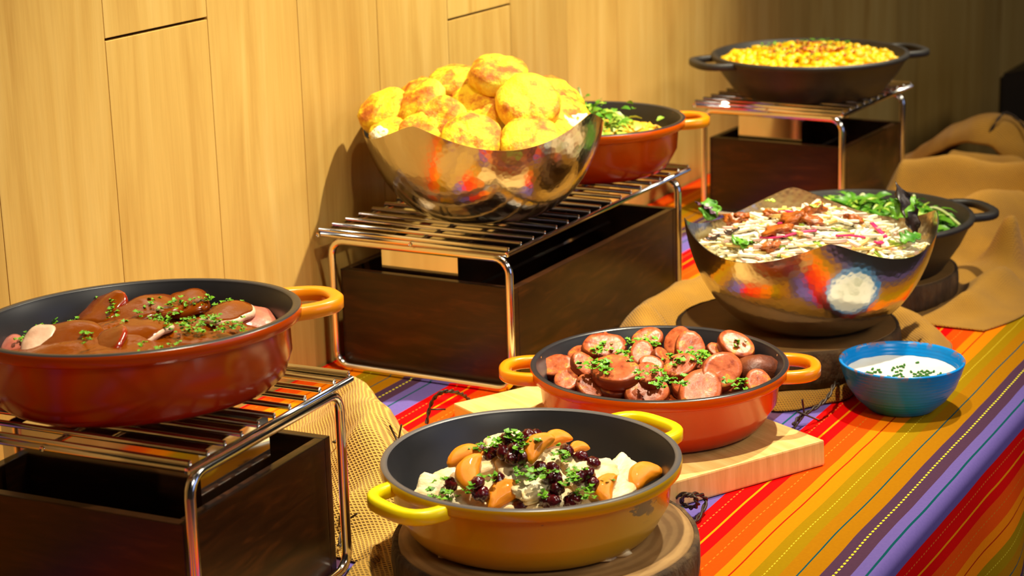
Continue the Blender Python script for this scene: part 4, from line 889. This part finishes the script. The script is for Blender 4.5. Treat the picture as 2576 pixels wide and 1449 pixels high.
def meat_slice(a, b, th, bend, seed):
    bm = bmesh.new(); n = 40; rings = []
    for k, zz in ((0, th), (.4, th), (.75, th), (.93, th*.9), (1, th*.45), (1.0, -th*.45), (.94, -th*.9), (.6, -th), (0, -th)):
        ring = []
        for i in range(n if k else 1):
            an = 2*PI*i/n; c, q = math.cos(an), math.sin(an); p = 3.2; rr_ = (abs(c)**p+abs(q)**p)**(-1/p)*(1+.20*noise.noise(Vector((c*1.5, q*1.5, seed*3.3))))
            x, y = a*k*rr_*c, b*k*rr_*q
            ring.append(bm.verts.new((x, y, zz+bend*((x/a)**2)*a+.25*bend*((y/b)**2)*b+.0035*noise.noise(Vector((x*45, y*45, seed))))))
        rings.append(ring)
    for j, (u, v) in enumerate(zip(rings, rings[1:])):
        for i in range(n):
            k2 = (i+1) % n
            if len(u) == 1: f = bm.faces.new((u[0], v[i], v[k2]))
            elif len(v) == 1: f = bm.faces.new((u[i], v[0], u[k2]))
            else: f = bm.faces.new((u[i], v[i], v[k2], u[k2]))
            f.material_index = 0 if j < 3 else 1
    return bm
for i, (x, y, z, nx, ny, nz, sx, sy, lab) in enumerate(HAM):
    top, side = (MT['ham_pale'], MT['ham_pale']) if 'pale' in lab and 'edge' not in lab else (MT['ham_sauced'], MT['ham_pale']) if 'pale' in lab else (MT['ham'], MT['ham']) if 'pink' in lab else (MT['ham_sauced'], MT['ham_sauced']) if 'sauce' in lab else (MT['ham_sauced'], MT['ham_edge'])
    o = mesh_obj('ham_slice', meat_slice(sx*.80, max(sy*.72, .024), .0036, -.20, i+2), [top, side]); o.location = (x, y, z-.002); orient(o, (nx, ny, nz), YAW+(.5 if 'slant' in lab else .12*((i*3) % 5-2)))
    tag(o, lab, 'ham', 'ham slices in the red-orange pot')
parsley('chopped_parsley', 'chopped parsley sprinkled over the ham in gravy', HPARSLEY, 3, .0036, 5, .0032, zj=.004)

# salad bowl -------------------------------------------------------------
SB = Vector((-.882, 2.414, .0553)); rr = random.Random(8)
def dome(r, R, h0, h1): return h0+(h1-h0)*(1-(r/R)**2)
def strips(n, R, h0, h1, L, w, jit, z_lift=0, up=.25):
    bm = bmesh.new()
    for q in range(n):
        a = rr.uniform(0, 2*PI); r = R*math.sqrt(rr.random()); x, y = r*math.cos(a), r*math.sin(a); z = dome(r, R, h0, h1)+rr.uniform(-jit, jit)+z_lift
        b = rr.uniform(0, 2*PI); d = Vector((math.cos(b), math.sin(b), rr.uniform(-up, up))).normalized()*L*rr.uniform(.6, 1.2)/2; s = Vector((-d.y, d.x, 0)).normalized()*rr.uniform(-.25, .25)*L
        c = Vector((x, y, z)); ww = w*rr.uniform(.7, 1.2); sec = [(-ww, -ww*.5), (ww, -ww*.5), (ww, ww*.5), (-ww, ww*.5)]
        sweep(bm, [c-d, c-d*.35+s*.6, c+d*.35+s*.6, c+d], sec)
    for v in bm.verts:
        q = math.hypot(v.co.x, v.co.y); m = .052+.111*math.sqrt(max(0, 1-((.170-v.co.z)/.1715)**2))-.006
        if q > m: v.co.x *= m/q; v.co.y *= m/q
    return bm
bm = bmesh.new(); lathe(bm, [(0, .132), (.05, .126), (.1, .106), (.138, .080)], 40); tag(mesh_obj('salad_base', bm, MT['jicama'], None, True, SB), 'packed pale shreds in the depth of the salad bowl', 'salad', kind='stuff')
tag(mesh_obj('white_shreds', strips(560, .144, .090, .142, .042, .0028, .006), MT['jicama'], None, False, SB), 'white shredded root vegetable filling the salad bowl', 'salad', kind='stuff')
tag(mesh_obj('yellow_shreds', strips(170, .142, .093, .145, .034, .0027, .005), MT['slaw'], None, False, SB), 'yellowish shreds tossed through the salad', 'salad', kind='stuff')
tag(mesh_obj('green_shreds', strips(60, .138, .096, .147, .022, .0026, .004), MT['leaf_light'], None, False, SB), 'green shreds tossed through the salad', 'salad', kind='stuff')
tag(mesh_obj('onion_shreds', strips(90, .135, .097, .147, .05, .0030, .004), MT['onion'], None, False, SB), 'pale pink onion slivers tossed through the salad', 'salad', kind='stuff')
NUTS=[((-0.9871,2.4237,0.1798),1.5,'candied nut at the left of the salad'),
((-0.8911,2.3736,0.2009),1.6,'candied nut in the middle back of the salad'),
((-0.8672,2.3761,0.2010),1.2,'candied nut right of the middle of the salad'),
((-0.8805,2.4162,0.2053),1.4,'candied nut highest at the back of the salad'),
((-0.9287,2.3986,0.1992),1.0,'candied nut small, left of the highest one'),
((-0.9009,2.3423,0.1915),1.5,'candied nut flat, left of the long pink sliver'),
((-0.8274,2.4189,0.1978),1.0,'candied nut at the right back of the salad'),
((-0.8988,2.3144,0.1798),1.0,'candied nut at the front by the rim'),
((-0.9817,2.4254,0.1873),0.9,'candied nut behind the left one')]
RADISH=[([(-0.9187,2.3317,0.1862),(-0.9002,2.3293,0.1877),(-0.8874,2.3336,0.1901)],'long pink radish sliver at the front left of the salad'),
([(-0.8870,2.3325,0.1896),(-0.8700,2.3449,0.1940),(-0.8522,2.3551,0.1954)],'long pink radish sliver rising right in the middle of the salad'),
([(-0.8268,2.3563,0.1904),(-0.8129,2.3695,0.1894),(-0.7968,2.3807,0.1855)],'broad pink radish sliver right of the middle'),
([(-0.8070,2.4360,0.1911),(-0.7938,2.4224,0.1868),(-0.7802,2.4120,0.1805)],'pink radish sliver sloping down at the right'),
([(-0.9236,2.4125,0.2019),(-0.9070,2.4041,0.2045),(-0.8894,2.3926,0.2049)],'pink radish sliver at the back beside the nuts'),
([(-0.7861,2.3828,0.1810),(-0.7811,2.3849,0.1789),(-0.7783,2.3935,0.1786)],'short pink radish curl at the right front'),
([(-0.9072,2.3623,0.1980),(-0.9045,2.3628,0.1985),(-0.9011,2.3636,0.1989)],'tiny pink radish bit in the middle'),
([(-0.7729,2.4654,0.1703),(-0.7795,2.4979,0.1630),(-0.7762,2.4988,0.1638)],'tiny pink radish bit beside the dark leaf')]
LEAVES=[((-1.0195,2.4089,0.1704),'leaf','green lettuce leaf at the far left of the salad',0.045,1.2),
((-1.0116,2.4123,0.1747),'leaf_purple','purple radicchio rib standing at the left of the salad',0.040,0.9),
((-0.9650,2.3403,0.1707),'leaf_dark','dark frilly leaf at the left front of the salad',0.030,0.5),
((-0.9416,2.3123,0.1666),'leaf','bright green leaf folded over at the left front rim',0.045,0.2),
((-0.9327,2.3155,0.1709),'leaf','small round green leaf at the front left',0.024,1.5),
((-0.9865,2.3415,0.1612),'leaf_dark','dark purple leaf at the left rim',0.030,0.3),
((-0.7950,2.4929,0.1730),'leaf','green leaf at the right back of the salad',0.050,1.2),
((-0.7666,2.5441,0.1493),'leaf_light','light green frilly leaf at the right rim',0.045,1.3),
((-0.7681,2.5007,0.1620),'leaf_dark','tall dark leaf standing upright at the right of the salad',0.075,2.4),
((-0.7586,2.4118,0.1634),'leaf','green leaf under the white strips at the right front',0.040,0.6),
((-0.8706,2.4091,0.2008),'leaf_light','pale green slice beside the highest nut',0.025,0.3),
((-0.9422,2.4412,0.1949),'leaf_light','pale green slice at the top of the salad',0.020,0.3)]
WSTRIPS=[[(-0.7690,2.4174,0.1756),(-0.7579,2.4273,0.1687),(-0.7459,2.4395,0.1598)],[(-0.7517,2.3865,0.1634),(-0.7493,2.4098,0.1637),(-0.7459,2.4395,0.1598)],[(-0.7466,2.4511,0.1585),(-0.7510,2.4934,0.1553),(-0.7497,2.5127,0.1553)],[(-0.7815,2.4290,0.1817),(-0.7850,2.4665,0.1772),(-0.7896,2.4946,0.1733)]]
GSTEMS=[[(-1.0089,2.8870,0.1150),(-0.9895,2.8467,0.1150),(-0.9704,2.8115,0.1150)],[(-0.9140,2.9319,0.1150),(-0.8974,2.9062,0.1150),(-0.8793,2.8433,0.1150)],[(-0.8594,2.8060,0.1150),(-0.8517,2.8390,0.1150),(-0.8282,2.8257,0.1150),(-0.7860,2.7695,0.1150)],[(-0.9766,2.8835,0.1150),(-0.9717,2.8893,0.1150),(-0.9651,2.8799,0.1150)]]
for i, (p, k_, lab) in enumerate(NUTS):
    bm = bmesh.new(); blob(bm, .0115*k_, .0068*k_, .0055*k_, i+3, .45, 2.2, 2.6, 3); o = mesh_obj('candied_nut', bm, MT['nut']); o.location = p; o.rotation_euler = (.3*math.sin(i*2), .3*math.cos(i*3), YAW+.4*math.sin(i*5))
    tag(o, lab, 'nut', 'candied nuts on the salad')
for i, (pts, lab) in enumerate(RADISH):
    o_ = Vector(pts[1]); bm = bmesh.new(); ww = .0026; sweep(bm, catmull([Vector(p)-o_ for p in pts], 5), [(-ww, -.001), (ww, -.001), (ww, .001), (-ww, .001)])
    tag(mesh_obj('radish_sliver', bm, MT['radish'], None, True, o_), lab, 'radish', 'pink radish slivers on the salad')
def frilly_leaf(L, Wd, curl, seed, up):
    """leaf sheet growing along +y from the origin with a wavy lobed edge"""
    bm = bmesh.new(); n, m = 16, 8; rows = []
    for i in range(n+1):
        t = i/n; w = Wd*(math.sin(PI*min(.98, t*.9+.06))**.7)*(1+.18*math.sin(t*17+seed)); row = []
        for j in range(m+1):
            q = 2*j/m-1; e = abs(q)**2
            row.append(bm.verts.new((q*w, L*t*(1-.1*e), curl*L*(t*t*.8)+.25*w*e+e*.14*L*math.sin(t*21+q*2+seed)*.5)))
        rows.append(row)
    for a_, b_ in zip(rows, rows[1:]):
        for j in range(m): bm.faces.new((a_[j], a_[j+1], b_[j+1], b_[j]))
    return bm
for i, (p, m, lab, L, k_) in enumerate(LEAVES):
    thin = 'upright' in lab or 'rib' in lab
    o = mesh_obj('salad_leaf', frilly_leaf(L*(.85 if not thin else 1), L*(.30 if not thin else .15), -.35, i*1.7, k_), MT[m], None, True, Vector(p)-Vector((0, 0, -.012 if k_ < 1.4 else 0)))
    o.modifiers.new('thick', 'SOLIDIFY').thickness = .0007
    o.rotation_euler = (min(1.35, k_*.75), .25*math.sin(i*2.3), YAW+.9*math.sin(i*1.9))
    tag(o, lab, 'leaf', 'leaves in the salad')
WL = ('white strip slanting down at the right front of the salad', 'white strip lowest at the right front rim of the salad', 'thick white strip at the far right rim of the salad', 'white strip at the right back of the salad')
for pts, lab in zip(WSTRIPS, WL):
    o_ = Vector(pts[1]); bm = bmesh.new(); sweep(bm, catmull([Vector(p)-o_ for p in pts], 5), circ(.0022, 6)); tag(mesh_obj('white_strip', bm, MT['jicama'], None, True, o_), lab, 'vegetable', 'large white strips on the salad')

# greens in the black pot --------------------------------------------------
GP = Vector((-.93, 2.757, .0453)); rr = random.Random(21); bm = bmesh.new()
def greens(bm, n, R, h0, h1, L0, L1, w, up=(.05, .9)):
    for q in range(n):
        a = rr.uniform(0, 2*PI); r = R*math.sqrt(rr.random()); p = Vector((r*math.cos(a), r*math.sin(a), dome(r, R, h0, h1)+rr.uniform(-.008, .004))); b = rr.uniform(0, 2*PI)
        L = rr.uniform(L0, L1); leaf_quad(bm, p, (math.cos(b), math.sin(b), rr.uniform(*up)), (rr.uniform(-.5, .5), rr.uniform(-.5, .5), 1), L, L*w*rr.uniform(.6, 1.2), q, 4, .5)
    for v in bm.verts:
        q = math.hypot(v.co.x, v.co.y)
        if q > .146: v.co.x *= .146/q; v.co.y *= .146/q
greens(bm, 620, .138, .050, .078, .022, .050, .15)
tag(mesh_obj('green_leaves', bm, MT['leaf'], None, True, GP), 'tangled green leaves filling the black pot', 'greens', kind='stuff')
bm = bmesh.new(); lathe(bm, [(0, .066), (.08, .056), (.130, .042)], 40); tag(mesh_obj('greens_base', bm, MT['leaf'], None, True, GP), 'packed leaves in the depth of the black pot', 'greens', kind='stuff')
bm = bmesh.new(); greens(bm, 110, .13, .054, .082, .02, .04, .10); tag(mesh_obj('pale_sprigs', bm, MT['leaf_light'], None, True, GP), 'paler sprigs among the leaves in the black pot', 'greens', kind='stuff')
GL = ('pale leaf stem sticking up at the left of the black pot', 'curled pale stem standing behind the tall dark leaf', 'long arching stem at the right of the black pot', 'short pale stem end at the back of the black pot')
for pts, lab in zip(GSTEMS, GL):
    o_ = Vector(pts[0]); P_ = [Vector(p)-o_ for p in pts]
    for q in range(len(P_)): P_[q].z += .006*math.sin(PI*q/(len(P_)-1))
    bm = bmesh.new(); sweep(bm, catmull(P_, 6), circ(.0024, 6)); tag(mesh_obj('leaf_stem', bm, MT['stem'], None, True, o_), lab, 'stem', 'stems in the black pot')

# egg and microgreens in the orange pot behind the biscuits ------------------
EP = Vector((-1.290, 2.592, .1938)); rr = random.Random(31)
def chunks(n, R, h0, h1, s0, s1, jit=.003):
    bm = bmesh.new(); pool = []
    for q in range(8):
        t_ = bmesh.new(); blob(t_, 1, rr.uniform(.6, .9), rr.uniform(.5, .8), rr.random()*40, .3, 2.4, 2.3, 2); t_.verts.index_update(); pool.append(([v.co.copy() for v in t_.verts], [[v.index for v in f.verts] for f in t_.faces])); t_.free()
    for q in range(n):
        a = rr.uniform(0, 2*PI); r = R*math.sqrt(rr.random()); s = rr.uniform(s0, s1); M = Matrix.Translation((r*math.cos(a), r*math.sin(a), dome(r, R, h0, h1)+rr.uniform(-jit, jit)))@Matrix.Rotation(rr.uniform(0, 6), 4, 'Z')@Matrix.Rotation(rr.uniform(-.8, .8), 4, 'X')@Matrix.Scale(s, 4)
        vc, fc = pool[q % 8]; vs = [bm.verts.new(M@c) for c in vc]
        for f in fc: bm.faces.new([vs[i] for i in f])
    return bm
tag(mesh_obj('scrambled_egg', chunks(300, .116, .046, .058, .007, .012), MT['egg'], None, True, EP), 'yellow scrambled egg in the orange pot behind the biscuits', 'egg', kind='stuff')
bm = bmesh.new(); lathe(bm, [(0, .05), (.08, .047), (.112, .042)], 40); tag(mesh_obj('egg_base', bm, MT['egg'], None, True, EP), 'egg in the depth of the orange pot', 'egg', kind='stuff')
bm = bmesh.new()
for q in range(330):
    a = rr.gauss(0, 1); b = rr.gauss(0, 1); p = Vector((-.012+a*.036, -.018+b*.034, .064+rr.uniform(-.002, .034)*max(.15, 1-(a*a+b*b)/4))); c = rr.uniform(0, 2*PI); L = rr.uniform(.012, .026)
    leaf_quad(bm, p, (math.cos(c), math.sin(c), rr.uniform(-.2, .7)), (rr.uniform(-.6, .6), rr.uniform(-.6, .6), 1), L, L*.32, q, 3, .3)
tag(mesh_obj('microgreens', bm, MT['leaf_light'], None, True, EP), 'heap of light microgreens on the egg behind the biscuits', 'microgreens', kind='stuff')
bm = bmesh.new()
for q in range(110):
    a = rr.gauss(0, 1); b = rr.gauss(0, 1); p = Vector((-.012+a*.034, -.018+b*.034, .070+rr.uniform(-.004, .026))); c = rr.uniform(0, 2*PI); L = rr.uniform(.010, .018)
    leaf_quad(bm, p, (math.cos(c), math.sin(c), rr.uniform(-.1, .7)), (rr.uniform(-.6, .6), rr.uniform(-.6, .6), 1), L, L*.34, q, 3, .3)
tag(mesh_obj('microgreen_leaves', bm, MT['leaf'], None, True, EP), 'darker leaves among the microgreens on the egg', 'microgreens', kind='stuff')
bm = bmesh.new(); sweep(bm, catmull([(0, 0, 0), (.001, -.002, .02), (-.004, -.003, .042)], 5), circ(.0016, 6)); tag(mesh_obj('sprout_stem', bm, MT['stem'], None, True, (-1.330, 2.655, .262)), 'white sprout stem standing up beside the biscuits', 'stem')

# pasta in the black pan -----------------------------------------------------
PP = Vector((-1.204, 3.282, .2018)); rr = random.Random(41)
bm = bmesh.new(); lathe(bm, [(0, .066), (.09, .062), (.13, .056), (.152, .053)], 48)
for v in bm.verts: v.co.z += .004*noise.noise(v.co*40)
tag(mesh_obj('cheese_sauce', bm, MT['mac'], None, True, PP), 'yellow cheese sauce around the pasta in the black pan', 'sauce', kind='stuff')
tag(mesh_obj('cheese_pasta', chunks(520, .148, .054, .072, .006, .011, .004), MT['mac'], None, True, PP), 'yellow cheesy pasta heaped in the black pan', 'pasta', kind='stuff')
tag(mesh_obj('toasted_crumbs', chunks(170, .085, .071, .080, .0018, .0042, .004), MT['crumbs'], None, True, PP), 'toasted brown crumbs on top of the pasta', 'crumbs', kind='stuff')
pts = []
for q in range(50):
    a = rr.uniform(0, 2*PI); r = .11*math.sqrt(rr.random()); pts.append(PP+Vector((r*math.cos(a), r*math.sin(a), dome(r, .11, .072, .083))))
parsley('chopped_parsley', 'chopped herbs sprinkled over the pasta in the black pan', pts, 6, .004, 3, .005)
